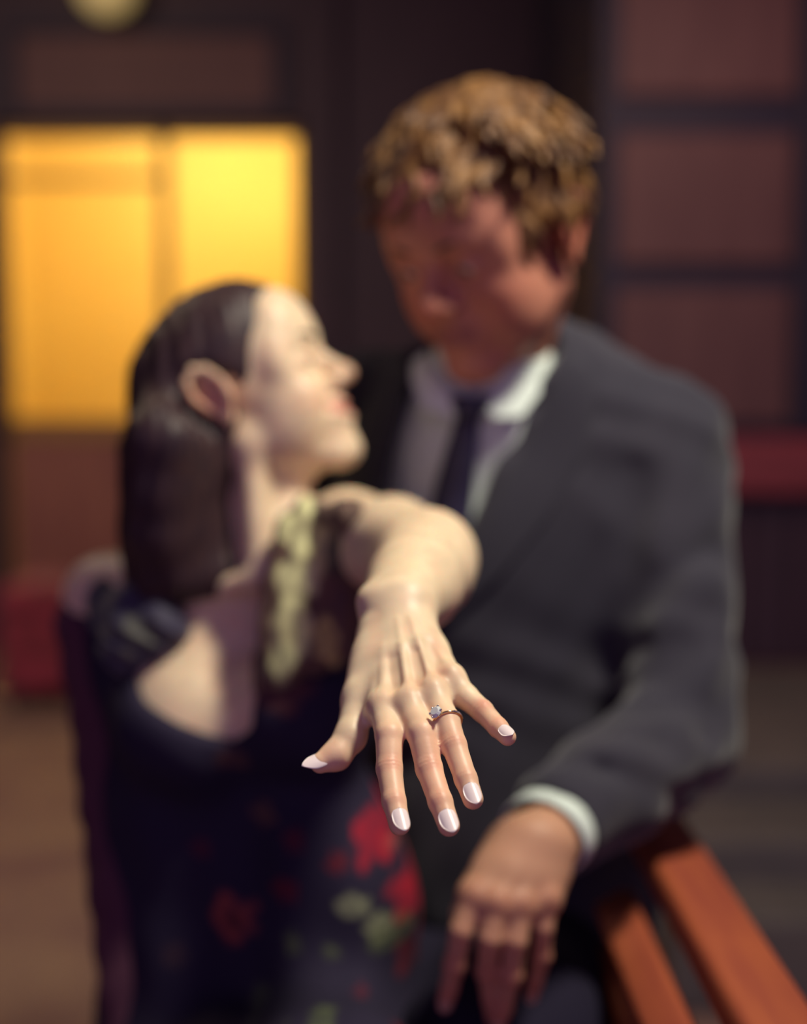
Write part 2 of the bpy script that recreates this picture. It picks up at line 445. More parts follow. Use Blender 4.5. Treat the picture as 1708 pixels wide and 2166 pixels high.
# ------------------------------------------------------------------ the setting
def PX(px, d): return (px - CX) / F_PX * d            # world x of a photo column at distance d
def PZ(py, d):                                          # world z of a photo row on a vertical plane y = d
    b = math.atan((CY - py) / F_PX) - PITCH
    return CAMZ + d * math.tan(b)
WY = 6.0
struct(MB().box(-5.0, 4.0, -1.6, 9.0, -0.1, 0.0).build('floor', M['floor']))
struct(MB().box(-5.0, 4.0, -1.6, 9.0, 4.2, 4.3).build('ceiling', M['plaster']))
dx0, dx1 = PX(8, WY), PX(640, WY); dtop = PZ(262, WY)
w = MB().box(-5.0, dx0, WY, WY + 0.18, 0, 4.2).box(dx1, 4.0, WY, WY + 0.18, 0, 4.2).box(dx0, dx1, WY, WY + 0.18, dtop, 4.2)
wb = struct(w.build('wall_back', M['dark_wood']))
struct(MB().box(-5.1, -5.0, -1.6, 9.0, 0, 4.2).build('wall_left', M['dark_wood']))
struct(MB().box(4.0, 4.1, -1.6, 9.0, 0, 4.2).build('wall_right', M['dark_wood']))
# transom panel over the doorway, recessed moulding
tx0, tx1, tz0, tz1 = PX(60, WY), PX(585, WY), PZ(232, WY), PZ(75, WY)
tp = MB().box(tx0, tx1, WY - 0.02, WY + 0.01, tz0, tz1, 0.008).build('panel', M['brown_panel'], wb)
MB().box(tx0 - .06, tx1 + .06, WY - 0.035, WY, tz1, tz1 + 0.06, .006).box(tx0 - .06, tx1 + .06, WY - 0.035, WY, tz0 - .06, tz0, .006)\
    .box(tx0 - .06, tx0, WY - 0.035, WY, tz0, tz1, .006).box(tx1, tx1 + .06, WY - 0.035, WY, tz0, tz1, .006).build('panel_moulding', M['darker_wood'], wb)
MB().box(PX(655, WY), PX(720, WY), WY - 0.07, WY, 0, 4.1, .01).build('pilaster', M['dark_wood'], wb)
# the lit room behind the doors
r0, r1 = dx0 - 0.5, dx1 + 0.5
struct(MB().box(r0, r1, 8.2, 8.25, 0, 3.0).build('wall_inner_room', M['room']))
struct(MB().box(r0 - .05, r0, WY + .18, 8.25, 0, 3.0).build('wall_inner_left', M['room']))
struct(MB().box(r1, r1 + .05, WY + .18, 8.25, 0, 3.0).build('wall_inner_right', M['room']))
struct(MB().box(r0, r1, WY + .18, 8.25, 2.98, 3.03).build('ceiling_inner_room', M['room']))
lp = bpy.data.lights.new('inner_room_lamp', 'POINT'); lp.energy = 78; lp.color = (1.0, 0.79, 0.48); lp.shadow_soft_size = 0.12
lo_ = bpy.data.objects.new('inner_room_lamp', lp); COL.objects.link(lo_); lo_.location = (PX(440, 7.0), 7.0, 2.86)
# double door leaves: frame of stiles and rails, glass pane, lower panel
def door(name, x0, x1, head, glaze_top, side_r):
    z0 = 0.01; sill = PZ(885, WY)
    m = MB(); y0, y1 = WY + 0.05, WY + 0.10; sw = 0.026
    m.box(x0, x0 + (0.03 if not side_r else sw), y0, y1, z0, head, .004).box(x1 - (sw if not side_r else .03), x1, y0, y1, z0, head, .004)
    m.box(x0, x1, y0, y1, head - 0.05, head, .004).box(x0, x1, y0, y1, sill - 0.10, sill, .004).box(x0, x1, y0, y1, z0, z0 + 0.12, .004)
    d = struct(m.build(name, M['door_frame']))
    MB().box(x0 + .03, x1 - .03, y0 + .02, y0 + .026, sill - .01, head - .04).build('glass_pane', M['glass'], d)
    MB().box(x0 + .02, x1 - .02, y0 + .01, y0 + .035, z0 + .1, sill - .08, .004).build('lower_panel', M['door_panel'], d)
    if glaze_top: MB().box(x0 + .02, x1 - .02, y0 + .005, y1 - .005, glaze_top - .022, glaze_top + .012, .003).build('glazing_bar', M['door_frame'], d)
    hx = x1 - .03 if not side_r else x0 + .03
    h = MB().tube([(hx, y0 - .045, 0.98), (hx, y0 - .045, 1.14)], .009).tube([(hx, y0, 1.0), (hx, y0 - .045, 1.0)], .006).tube([(hx, y0, 1.12), (hx, y0 - .045, 1.12)], .006)
    h.build('door_handle', M['brass'], d, True)
    return d
mid = PX(352, WY)
door('door_1', dx0, mid, dtop, PZ(372, WY), False)
door('door_2', mid, dx1, dtop, None, True)
struct(MB().box(dx0 - .09, dx0, WY - .03, WY + .12, 0, dtop + .07, .006).box(dx1, dx1 + .05, WY - .03, WY + .12, 0, dtop + .07, .006)
       .box(dx0, dx1, WY - .03, WY + .12, dtop, dtop + .07, .006).build('trim_1', M['dark_wood']))
# panelled bay at the right, nearer than the door
BY = 4.0
bx0, bx1 = PX(1262, BY), 4.0
bay = struct(MB().box(bx0, bx1, BY, BY + 0.15, 0.0, 4.2).box(bx0, bx0 + .12, BY + .15, WY, 0, 4.2).build('wall_bay', M['darker_wood']))
for (a, b) in ((-420, -150), (-120, 205), (285, 560), (612, 898)):
    MB().box(PX(1300, BY), PX(1665, BY), BY - .022, BY + .005, PZ(b, BY), PZ(a, BY), .01).build('panel', M['brown_panel'] if a > 600 else M['brown_panel'], bay)
    MB().box(PX(1735, BY), PX(2100, BY), BY - .022, BY + .005, PZ(b, BY), PZ(a, BY), .01).build('panel', M['brown_panel'], bay)
for px in (1678, ):
    MB().box(PX(px, BY), PX(px + 44, BY), BY - .05, BY, PZ(920, BY), 4.1, .008).build('pilaster', M['darker_wood'], bay)
struct(MB().box(bx0 + .02, bx1, BY - .075, BY, PZ(1045, BY), PZ(925, BY), .015).build('trim_2', M['red_wood']))
x = PX(1300, BY)
while x < 3.2:   # boarded wainscot under the red rail
    MB().box(x, x + 0.135, BY - .018, BY + .002, PZ(1400, BY) , PZ(1065, BY), .006).build('board', M['dark_wood'], bay); x += 0.142
struct(MB().box(bx0, bx1, BY - .03, BY, 0.33, PZ(1405, BY), .006).build('baseboard_bay', M['brown_panel']))
st = empty('stone_steps', (1.6, 3.0, 0), 'grey stone steps behind the man, at the foot of the dark panelled wall', 'steps')
SX0 = PX(1330, 2.9)
MB().box(SX0, 3.6, 2.86, BY - .001, 0.0, 0.334, .008).build('step', M['stone'], st)
MB().box(SX0, 3.6, 2.56, 2.86, 0.0, 0.27, .008).build('step', M['stone'], st)
MB().box(SX0, 3.6, 2.36, 2.56, 0.0, 0.185, .008).build('step', M['stone'], st)
# globe lamp over the doorway
lx, lz = PX(245, 5.8), PZ(-32, 5.8)
gl = empty('globe_lamp', (lx, 5.8, lz + .2), 'dim yellow globe lamp hanging above the glowing doorway', 'lamp')
MB().lathe([(0.004, -.135)] + [(0.135 * math.sin(a), -.135 * math.cos(a)) for a in np.linspace(.15, 2.9, 16)], (lx, 5.8, lz), 28).build('lamp_globe', M['bulb'], gl, True)
MB().lathe([(0.05, 0.12), (0.055, .15), (0.03, .17), (.012, .2)], (lx, 5.8, lz), 20).build('lamp_cap', M['brass'], gl, True)
MB().tube([(lx, 5.8, lz + .19), (lx, 5.8, 4.2)], .006, 8).build('cord', M['iron'], gl, True)
# red upholstered stool by the doorway
sx, sy = PX(135, 4.95), 5.0
so = empty('upholstered_stool', (sx, sy, 0), 'dark red upholstered square stool beside the glowing doorway', 'stool')
f = Field()
def rbox(c, hx, hy, hz, r):
    def fn(X, Y, Z):
        qx, qy, qz = np.abs(X - c[0]) - hx + r, np.abs(Y - c[1]) - hy + r, np.abs(Z - c[2]) - hz + r
        return np.sqrt(np.maximum(qx, 0) ** 2 + np.maximum(qy, 0) ** 2 + np.maximum(qz, 0) ** 2) + np.minimum(np.maximum(np.maximum(qx, qy), qz), 0) - r
    return fn, V(c[0] - hx, c[1] - hy, c[2] - hz), V(c[0] + hx, c[1] + hy, c[2] + hz)
def field_box(f, c, hx, hy, hz, r, k=0.0, op='u'):
    fn, lo, hi = rbox(c, hx, hy, hz, r); return f._add(fn, lo, hi, k, op)
field_box(f, (sx, sy, .42), .235, .23, .055, .04)
v, q = f.mesh(.012); link_mesh('seat_cushion', v, q, M['red_cloth'], so)
f = Field(); field_box(f, (sx, sy, .22), .222, .215, .15, .02)
v, q = f.mesh(.012); link_mesh('skirt', v, q, M['red_cloth'], so)
for a in (-1, 1):
    for b in (-1, 1):
        MB().lathe([(.02, 0), (.024, .04), (.028, .08)], (sx + a * .18, sy + b * .17, 0), 12).build('leg', M['darker_wood'], so, True)

# ------------------------------------------------------------------ slatted bench with two slats of its back in view
bn = empty('slatted_bench', (0.1, 1.4, 0), 'orange stained slatted bench whose back slats run past the man\'s elbow', 'bench')
def slat(cx, cz, wid, th, ang, y0, y1, name='back_slat'):
    n = 14; v = []; f_ = []
    prof = []
    hw, ht, r = wid / 2, th / 2, min(th / 2 * .8, .009)
    for (qx, qz, a0) in ((hw - r, ht - r, 0), (-hw + r, ht - r, 90), (-hw + r, -ht + r, 180), (hw - r, -ht + r, 270)):
        for s in (0, 30, 60, 90):
            t = math.radians(a0 + s); prof.append((qx + r * math.cos(t), qz + r * math.sin(t)))
    ca, sa = math.cos(ang), math.sin(ang)
    for y in np.linspace(y0, y1, n):
        for (px, pz) in prof: v.append((cx + px * ca - pz * sa, y, cz + px * sa + pz * ca))
    k = len(prof)
    for i in range(n - 1):
        for j in range(k): f_.append((i * k + j, (i + 1) * k + j, (i + 1) * k + (j + 1) % k, i * k + (j + 1) % k))
    f_.append(tuple(range(k))); f_.append(tuple((n - 1) * k + j for j in range(k))[::-1])
    return link_mesh(name, v, f_, M['orange_wood'], bn, True)
slat(.258, .735, .066, .030, math.radians(-12), .56, 1.30)
slat(.204, .690, .040, .028, math.radians(30), .56, 1.18)
slat(.196, .612, .050, .024, math.radians(65), .56, 1.22)
slat(.172, .540, .050, .024, math.radians(65), .56, 1.22)
for i in range(6): slat(.135 - i * .078, .425 - .006 * min(i, 3), .066, .024, 0, .56, 2.1, 'seat_slat')
for y in (.62, 2.02):
    m = MB()
    m.tube([(.155, y, .02), (.165, y, .40), (.205, y, .60), (.235, y, .715)] if y < 1 else [(.155, y, .02), (.165, y, .40)], .014, 10)
    m.tube([(-.26, y, .02), (-.25, y, .40)], .014, 10).tube([(.16, y, .395), (-.26, y, .385)], .012, 10)
    m.build('bench_leg', M['iron'], bn, True)

# ------------------------------------------------------------------ people
# ------------------------------------------------------------------ heads
class Frame:
    def __init__(s, origin, f, l, scale=1.0):
        s.f = nrm(f); s.l = nrm(l - s.f * np.dot(l, s.f)); s.u = np.cross(s.f, s.l); s.o = np.asarray(origin, float); s.s = scale
    def __call__(s, x, y, z): return s.o + s.s * (s.f * x + s.l * y + s.u * z)
    def ax(s): return [s.f, s.l, s.u]
    def loc(s, p): q = (p - s.o) / s.s; return np.stack([q @ s.f, q @ s.l, q @ s.u], 1)
def head(f, H, male=False, smile=0.0, ez=0.0, ex=0.0):
    s = H.s; E = lambda c, r, k=.012, op='u', ax=None: f.ell(H(*c), V(*r) * s, ax or H.ax(), k * s, op)
    C = lambda a, b, ra, rb=None, k=.012, op='u': f.cone(H(*a), H(*b), ra * s, (rb if rb is not None else ra) * s, k * s, op)
    jw = 1.10 if male else 1.0
    E((-.012, 0, .032), (.092, .073, .080)); E((.030, 0, .040), (.058, .062, .060), .03)
    E((.034, 0, -.030), (.052, .056 * jw, .070), .03)
    for a in (-1, 1):
        C((-.004, a * .052 * jw, -.045), (.066, a * .014 * jw, -.094), .015, .015, .022)
        E((.055, a * .040, -.022), (.026, .022, .022), .022)
        if smile: E((.068, a * .035, -.030), (.019, .018, .017), .014)
        E((.062, a * .052, .020), (.016, .014, .022), .02)
    E((.074, 0, -.094), (.017 * jw, .020 * jw, .016), .014)
    C((.080, -.026, .026), (.080, .026, .026), .013 if male else .010, None, .02)
    E((.075, 0, .058), (.024, .050, .034), .03)
    E((.074, 0, -.058), (.020, .028, .024), .02)
    # eye sockets
    for a in (-1, 1): E((.094, a * .032, .007), (.015, .018, .011), .012, 's')
    for a in (-1, 1):   # lids around the eyeball
        E((.0768, a * .0315, .006), (.0158, .0165, .0140), .004)
        E((.0935, a * .0315, .003 if not smile else .002), (.0075, .012, .0042 if not smile else .0030), .002, 's')
        C((.090, a * .014, .022), (.083, a * .044, .026), .0045, .003, .008)
    # nose
    C((.088, 0, .016), (.108, 0, -.018), .0075, .0085, .010); E((.111, 0, -.023), (.0105, .0115, .0098), .008)
    E((.087, 0, -.030), (.013, .015, .015), .010)
    for a in (-1, 1):
        E((.040, a * .044, -.048), (.034, .020, .028), .02)
        E((.099, a * .0125, -.027), (.0100, .0062, .0072), .006)
        E((.104, a * .0075, -.0335), (.0052, .0034, .0034), .003, 's')
    E((.1005, 0, -.042), (.004, .0025, .006), .006, 's')
    # mouth
    w = .024 + .006 * smile
    zc = -.054
    for t0, t1 in ((-1, -.5), (-.5, 0), (0, .5), (.5, 1)):
        arc = lambda t, dz, dx: (.0945 - .013 * t * t + dx, t * w, zc + dz + smile * .007 * t * t)
        C(arc(t0, .0045, 0), arc(t1, .0045, 0), .0036 if abs(t0) > .6 else .0044, .0044 if abs(t1) < .6 else .0032, .004)
        C(arc(t0, -.0085 - .003 * smile * (1 - t0 * t0), -.001), arc(t1, -.0085 - .003 * smile * (1 - t1 * t1), -.001), .0048, None, .005)
    for t0, t1 in ((-.95, -.5), (-.5, 0), (0, .5), (.5, .95)):
        arc = lambda t: (.099 - .013 * t * t, t * w, zc - .002 - .001 * smile * (1 - t * t) + smile * .007 * t * t)
        C(arc(t0), arc(t1), .0012 + .0030 * smile * (1 - abs(t0)) , .0012 + .0030 * smile * (1 - abs(t1)), .002, 's')
    if smile:
        for a in (-1, 1): C((.0945, a * .020, -.034), (.086, a * .036, -.054), .0035, .003, .008, 's')
    # ears
    for a in (-1, 1):
        ax = [nrm(H.f * .92 + H.l * a * -.38 + H.u * .1), nrm(H.l * a + H.f * -.40 * 1), H.u]
        rim = [(-.002, .073, .012), (-.010, .080, .028), (-.022, .084, .033), (-.034, .086, .024), (-.035, .084, .006), (-.026, .080, -.012), (-.015, .077, -.024)]
        rim = [(p[0] + ex, a * p[1] , p[2] + ez) for p in rim]
        E((-.017 + ex, a * .0765, .004 + ez), (.018, .0065, .029), .006, 'u', ax)
        for p0, p1 in zip(rim[:-1], rim[1:]): C(p0, p1, .0042, .0042, .003)
        E((-.012 + ex, a * .0775, -.024 + ez), (.009, .0055, .010), .006)
        E((-.013 + ex, a * .0845, .003 + ez), (.0095, .0060, .015), .003, 's')
        C((-.002 + ex, a * .076, .004 + ez), (-.003 + ex, a * .077, -.008 + ez), .004, .004, .004)
    return f
def face_color(H, p, base, lip, male=False, smile=0.0):
    q = H.loc(p); c = np.tile(np.array(base, float), (len(p), 1))
    def blend(mask, col, s): 
        nonlocal c
        m = (np.clip(mask, 0, 1) * s)[:, None]; c = c * (1 - m) + np.array(col) * m
    g = lambda cx, cy, cz, r: np.exp(-(((q[:, 0] - cx) ** 2 + (q[:, 1] - cy) ** 2 + (q[:, 2] - cz) ** 2) / r ** 2))
    red = np.array(base) * V(1.0, .62, .55)
    for a in (-1, 1):
        blend(g(.070, a * .042, -.030, .020), red, .55); blend(g(-.015, a * .082, .008, .032), np.array(base) * V(.72, .36, .30), .75)
    blend(g(.115, 0, -.024, .013), red, .6)
    w = .024 + .006 * smile; t = np.clip(q[:, 1] / w, -1.3, 1.3)
    xs = .0945 - .013 * t * t; zs = -.056 + smile * .007 * t * t
    m = (np.abs(t) < 1.02) & (np.abs(q[:, 2] - zs) < .0105 * (1 - .5 * t * t)) & (q[:, 0] > xs - .010)
    blend(m.astype(float), lip, .85)
    return c
def eyes(H, person, look=(1, 0, 0), iris=(.08, .04, .02)):
    for a in (-1, 1):
        n, m = 24, 16; v = []; f = []; c = H(.0778, a * .0315, .005); R = .0128 * H.s
        g = nrm(H.f * look[0] + H.l * look[1] + H.u * look[2]); e1 = nrm(np.cross(g, H.u)); e2 = np.cross(g, e1); cols = []
        for i in range(m + 1):
            th = math.pi * i / m
            for j in range(n):
                ph = 2 * math.pi * j / n; v.append(c + R * (g * math.cos(th) + (e1 * math.cos(ph) + e2 * math.sin(ph)) * math.sin(th)))
                cols.append((.01, .01, .01) if th < .2 else (iris if th < .5 else (.55, .5, .47)))
        for i in range(m):
            for j in range(n): f.append((i * n + j, (i + 1) * n + j, (i + 1) * n + (j + 1) % n, i * n + (j + 1) % n))
        link_mesh('eye', v, np.array(f), M['eye'], person, True, cols)
        b = MB(); pts = []
        for k in range(7):
            t = k / 6; pts.append(H(.1010 - .021 * t * t, a * (.014 + .036 * t), .0255 + .006 * math.sin(t * 2.4)))
        b.tube(pts, [x * H.s for x in (.0012, .0026, .003, .003, .0026, .002, .0008)], 8).build('eyebrow', M['lash'], person, True)
        b = MB(); pts = [H(.0895 - .012 * t * t, a * (.0315 + .013 * t), .0085 - .0045 * t * t) for t in np.linspace(-1, 1, 7)]
        b.tube(pts, .0015, 6).build('eyelashes', M['lash'], person, True)

def finger_hand(f, W, fingers, thumb, normal, k=.008):
    pass

# ------------------------------------------------------------------ the woman
wo = empty('person', (-.16, 1.25, .45), 'smiling person with long dark hair in a black floral dress, stretching out a ringed hand', 'person')
# head: right profile, tilted up towards the man
ya, pi_ = math.radians(10), math.radians(27)
fw = V(math.cos(pi_) * math.cos(ya), -math.cos(pi_) * math.sin(ya), math.sin(pi_)); lw = V(math.sin(ya), math.cos(ya), 0)
Hs = .90
HW = Frame((0, 0, 0), fw, lw, Hs)
nose = P(752, 782, 1.22); HW.o = nose - (HW(.122, 0, -.024))
fh = Field(); head(fh, HW, False, 1.0, .010, .008)
b_w = Field(); b_w.p += fh.p
neck_base = P(545, 1190, 1.235)
b_w.cone(HW(-.034, 0, -.045), neck_base + V(-.01, .035, -.02), .046, .050, .03)
b_w.cone(HW(-.004, -.048, -.050), P(548, 1215, 1.185), .013, .009, .016)           # lit neck muscle, near side
b_w.cone(HW(.01, .030, -.060), P(585, 1190, 1.20), .012, .009, .018)
b_w.cone(HW(.010, 0, -.075), P(562, 1150, 1.22), .026, .022, .025)
# shoulders, chest, clavicles
shR, shL = P(222, 1262, 1.30), P(742, 1150, 1.20)
b_w.cone(neck_base + V(-.01, .05, -.03), shR + V(.03, .0, .0), .050, .036, .04).cone(neck_base + V(.0, .05, -.03), shL, .045, .040, .04)
b_w.cone(shR, shR, .040, .040, .04); b_w.cone(shL, shL, .040, .040, .03)
b_w.ell(P(470, 1400, 1.28), (.130, .075, .130), None, .04)
b_w.ell(P(490, 1760, 1.28), (.112, .075, .18), None, .03)
b_w.ell(P(530, 2200, 1.30), (.145, .11, .18), None, .04)
b_w.ell(P(405, 1535, 1.215), (.064, .060, .070), None, .035)     # bust
b_w.ell(P(640, 1500, 1.185), (.066, .058, .062), None, .035)
b_w.cone(P(530, 1228, 1.185), P(330, 1262, 1.235), .0085, .008, .016)                # clavicle
b_w.cone(P(600, 1205, 1.175), P(715, 1150, 1.165), .0085, .008, .016)
# right arm hanging at her side (image left)
elR, wrR = P(262, 1690, 1.29), P(300, 2230, 1.22)
b_w.chain([(shR, .042), (P(235, 1420, 1.31), .040), (elR, .034), (P(275, 1860, 1.27), .033), (wrR, .024)], .008)
hx = wrR + V(.012, -.02, -.045)
b_w.cone(wrR, hx, .020, .024, .01); b_w.ell(hx + V(.004, -.01, -.02), (.030, .016, .034), None, .012)
for i_, (ox, ln) in enumerate(((-.026, .058), (-.009, .070), (.009, .074), (.026, .066))):
    q0 = hx + V(ox, -.014, -.045); b_w.chain([(q0, .0085), (q0 + V(ox * .15, -.020, -.55 * ln), .0078), (q0 + V(ox * .2, -.012, -ln), .0065)], .005)
b_w.chain([(hx + V(.028, -.012, -.005), .011), (hx + V(.048, -.028, -.030), .0095), (hx + V(.052, -.036, -.058), .0075)], .008)
# left arm reaching to the camera
elL = P(900, 1178, 1.01); wrL = P(842, 1290, .795)
b_w.chain([(shL, .042), (P(830, 1155, 1.11), .042), (elL, .0385)], .025, 'u', .02)
b_w.chain([(P(904, 1190, 1.00), .037), (P(898, 1205, .95), .0365), (P(880, 1232, .88), .0315), (P(850, 1268, .82), .0225)], .024, 'u', .015)
b_w.chain([(P(862, 1250, .87), .022), (P(820, 1285, .80), .0150)], .018).chain([(P(878, 1250, .87), .022), (P(868, 1283, .80), .0150)], .018)
b_w.ell(P(786, 1272, .802), (.008, .009, .008), None, .012)
# hand skeleton: (pixel x, pixel y, distance, radius)
HND = dict(
 index=[(812, 1496, .727, .0090), (824, 1556, .703, .0080), (824, 1626, .690, .0073), (834, 1696, .674, .0065), (846, 1744, .664, .0059)],
 middle=[(864, 1490, .722, .0092), (892, 1552, .699, .0081), (908, 1626, .686, .0074), (932, 1696, .670, .0066), (950, 1746, .660, .0060)],
 ring=[(914, 1468, .726, .0089), (944, 1524, .706, .0078), (961, 1577, .694, .0071), (986, 1648, .678, .0063), (1001, 1690, .669, .0058)],
 pinky=[(950, 1438, .737, .0084), (986, 1474, .727, .0073), (1021, 1504, .717, .0064), (1054, 1539, .704, .0057), (1074, 1559, .696, .0051)])
FG = {k: [(P(*q[:3]), q[3]) for q in v] for k, v in HND.items()}
nrm_d = nrm(V(0.10, -.66, .74))       # dorsal side of the hand
roots = dict(index=P(812, 1318, .794), middle=P(834, 1308, .790), ring=P(856, 1306, .790), pinky=P(872, 1312, .794))
for k_, c in FG.items():
    r0 = roots[k_] - nrm_d * .004
    b_w.cone(r0, c[0][0] - nrm_d * .003, .0140, .0095, .009)
palm = [FG[q][0][0] for q in ('index', 'middle', 'ring', 'pinky')]
for a, b in ((0, 1), (1, 2), (2, 3)):
    b_w.cone(palm[a] - nrm_d * .004, palm[b] - nrm_d * .004, .0085, .0085, .006)
    A = list(FG.values())[a]; B = list(FG.values())[b]
    w0 = (A[0][0] * .62 + A[1][0] * .38) ; w1 = (B[0][0] * .62 + B[1][0] * .38)
    b_w.cone(w0 - nrm_d * .005, w1 - nrm_d * .005, .0048, .0048, .006)                  # webs
    b_w.cone(palm[a] * .5 + roots[list(FG)[a]] * .5 - nrm_d * .008, palm[b] * .5 + roots[list(FG)[b]] * .5 - nrm_d * .008, .0115, .0115, .008)
for k_, c in FG.items():
    b_w.chain(c, .0035)
    b_w.ell(c[0][0] + nrm_d * .0028, (.0060, .0060, .0060), None, .009)                # knuckle
TH = [(P(796, 1345, .787), .0125), (P(762, 1478, .750), .0108), (P(742, 1558, .730), .0092), (P(712, 1598, .722), .0084), (P(678, 1614, .717), .0064)]
b_w.chain(TH, .006, 'u', .005)
b_w.cone(P(792, 1400, .772), P(775, 1490, .748), .010, .0055, .012)                      # first web
for k_, c in FG.items():   # extensor tendons, proud of the back of the hand
    a = roots[k_] * .55 + c[0][0] * .45; top = nrm_d * (.0092 if k_ != 'pinky' else .0080)
    a2 = roots[k_] * .85 + c[0][0] * .15
    b_w.cone(a + top * .99, c[0][0] + top * .74, .0014, .0026, .004); b_w.cone(a2 + top * 1.12, a + top * .98, .0006, .0012, .003)
b_w.fn(segfold([((palm[a] + palm[a + 1]) / 2 + nrm_d * .007 + (roots['middle'] - palm[1]) * .05, (palm[a] + palm[a + 1]) / 2 + nrm_d * .009 + (roots['middle'] - palm[1]) * .42, .0050, -.0016) for a in range(3)]),
       V(-9, -9, -9), V(9, 9, 9), 0, 'd')
def crease(X, Y, Z):
    X, Y, Z = np.broadcast_arrays(X, Y, Z); out = np.zeros(X.shape, np.float32)
    for k_, c in FG.items():
        for j, amp, R in ((2, .00035, .0085), (3, .00025, .0055)):
            o = c[j][0]; ax = nrm(c[j + 1][0] - c[j - 1][0])
            dx, dy, dz = X - o[0], Y - o[1], Z - o[2]
            t = dx * ax[0] + dy * ax[1] + dz * ax[2]; r2 = (dx * dx + dy * dy + dz * dz)
            out = out + amp * np.exp(-t * t / (.0028 ** 2)) * np.exp(-r2 / R ** 2 * .6) * np.cos(t * 2 * math.pi / .0021)
    return out
lo_h, hi_h = V(P(640, 1200, .70)[0] , .60, P(850, 1800, .66)[2] - .01), V(P(1110, 1500, .70)[0] + .01, .80, P(850, 1215, .80)[2])
fh2 = Field(); fh2.p += b_w.p; fh2.fn(crease, lo_h, hi_h, 0, 'd')
ysp = .80
m1 = fh2.mesh(.0008, V(P(640, 1200, .70)[0] - .012, .60, P(850, 1800, .66)[2] - .015), V(P(1110, 1500, .74)[0] + .015, ysp, 1.135))
m1 = (relax(*m1, it=2), m1[1])
lo_b, hi_b = b_w.bounds()
zsplit = P(600, 1003, 1.22)[2]
hb = V(HW.o[0] - .13, HW.o[1] - .13, zsplit), V(HW.o[0] + .15, HW.o[1] + .15, HW.o[2] + .17)
m3 = b_w.mesh(.0020, *hb); m3 = (relax(*m3, it=1), m3[1])
m4 = b_w.mesh(.0040, V(lo_b[0], ysp + .002, .40), V(hi_b[0], 1.5, zsplit - .002)); m4 = (relax(*m4, it=2), m4[1])
SKW = V(.74, .575, .40)
def skin_w_col(v_):
    cw = face_color(HW, v_, SKW, (.55, .20, .16), False, 1.0)
    for k_, c in FG.items():
        for j, st_, R in ((0, .22, .009), (2, .9, .0062), (3, .6, .0050), (4, .35, .009)):
            d2 = ((v_ - (c[j][0] + nrm_d * c[j][1] * (.9 if j < 4 else 0))) ** 2).sum(1)
            m_ = (np.exp(-d2 / R ** 2) * st_)[:, None]; cw = cw * (1 - m_) + V(.64, .26, .19) * m_
    for a in range(3):     # redder skin, shade painted into the hollows between the knuckles, pinker fingers
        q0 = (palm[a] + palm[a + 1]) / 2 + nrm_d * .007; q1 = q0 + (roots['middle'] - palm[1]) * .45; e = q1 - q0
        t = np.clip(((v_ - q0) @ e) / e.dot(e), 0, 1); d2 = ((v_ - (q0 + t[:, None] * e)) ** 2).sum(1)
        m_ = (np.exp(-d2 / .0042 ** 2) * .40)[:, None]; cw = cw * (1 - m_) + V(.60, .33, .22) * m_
    e = nrm(palm[1] - roots['middle']); t = smooth01(((v_ - palm[1]) @ e) / .03) * (v_[:, 1] < .76); cw = cw * (1 - .65 * t[:, None]) + V(.77, .45, .31) * .65 * t[:, None]
    d2 = np.min([((v_ - (TH[0][0] * (1 - t) + TH[1][0] * t + V(.02, 0, 0) + nrm_d * .002)) ** 2).sum(1) for t in (.6, .8, 1.0)], 0)
    m_ = (np.exp(-d2 / .009 ** 2) * .5)[:, None]; cw = cw * (1 - m_) + V(.62, .27, .20) * m_
    m_ = np.exp(-((v_ - TH[3][0]) ** 2).sum(1) / .012 ** 2)[:, None] * .4; cw = cw * (1 - m_) + V(.72, .36, .26) * m_
    return cw * (1 + .05 * noise3(v_, 160, 3) + .05 * noise3(v_, 420, 4))[:, None] * (1 - .08 * V(0, 1, 1) * smooth01(noise3(v_, 260, 6))[:, None])
WIDE = (V(-9, -9, -9), V(9, 9, 9))
bridge('body', [m1, m3, m4], [(1, ysp + .001, .006, *WIDE), (2, zsplit - .001, .006, *WIDE)], wo, M['skin_w'], skin_w_col)
eyes(HW, wo, (.86, -.34, .10))
b = MB()
b.tube([HW(.0895 - .012 * t * t, t * .025, -.0545 + .006 * t * t) for t in np.linspace(-1, 1, 9)], .0040 * Hs, 8).build('teeth', M['teeth'], wo, True)
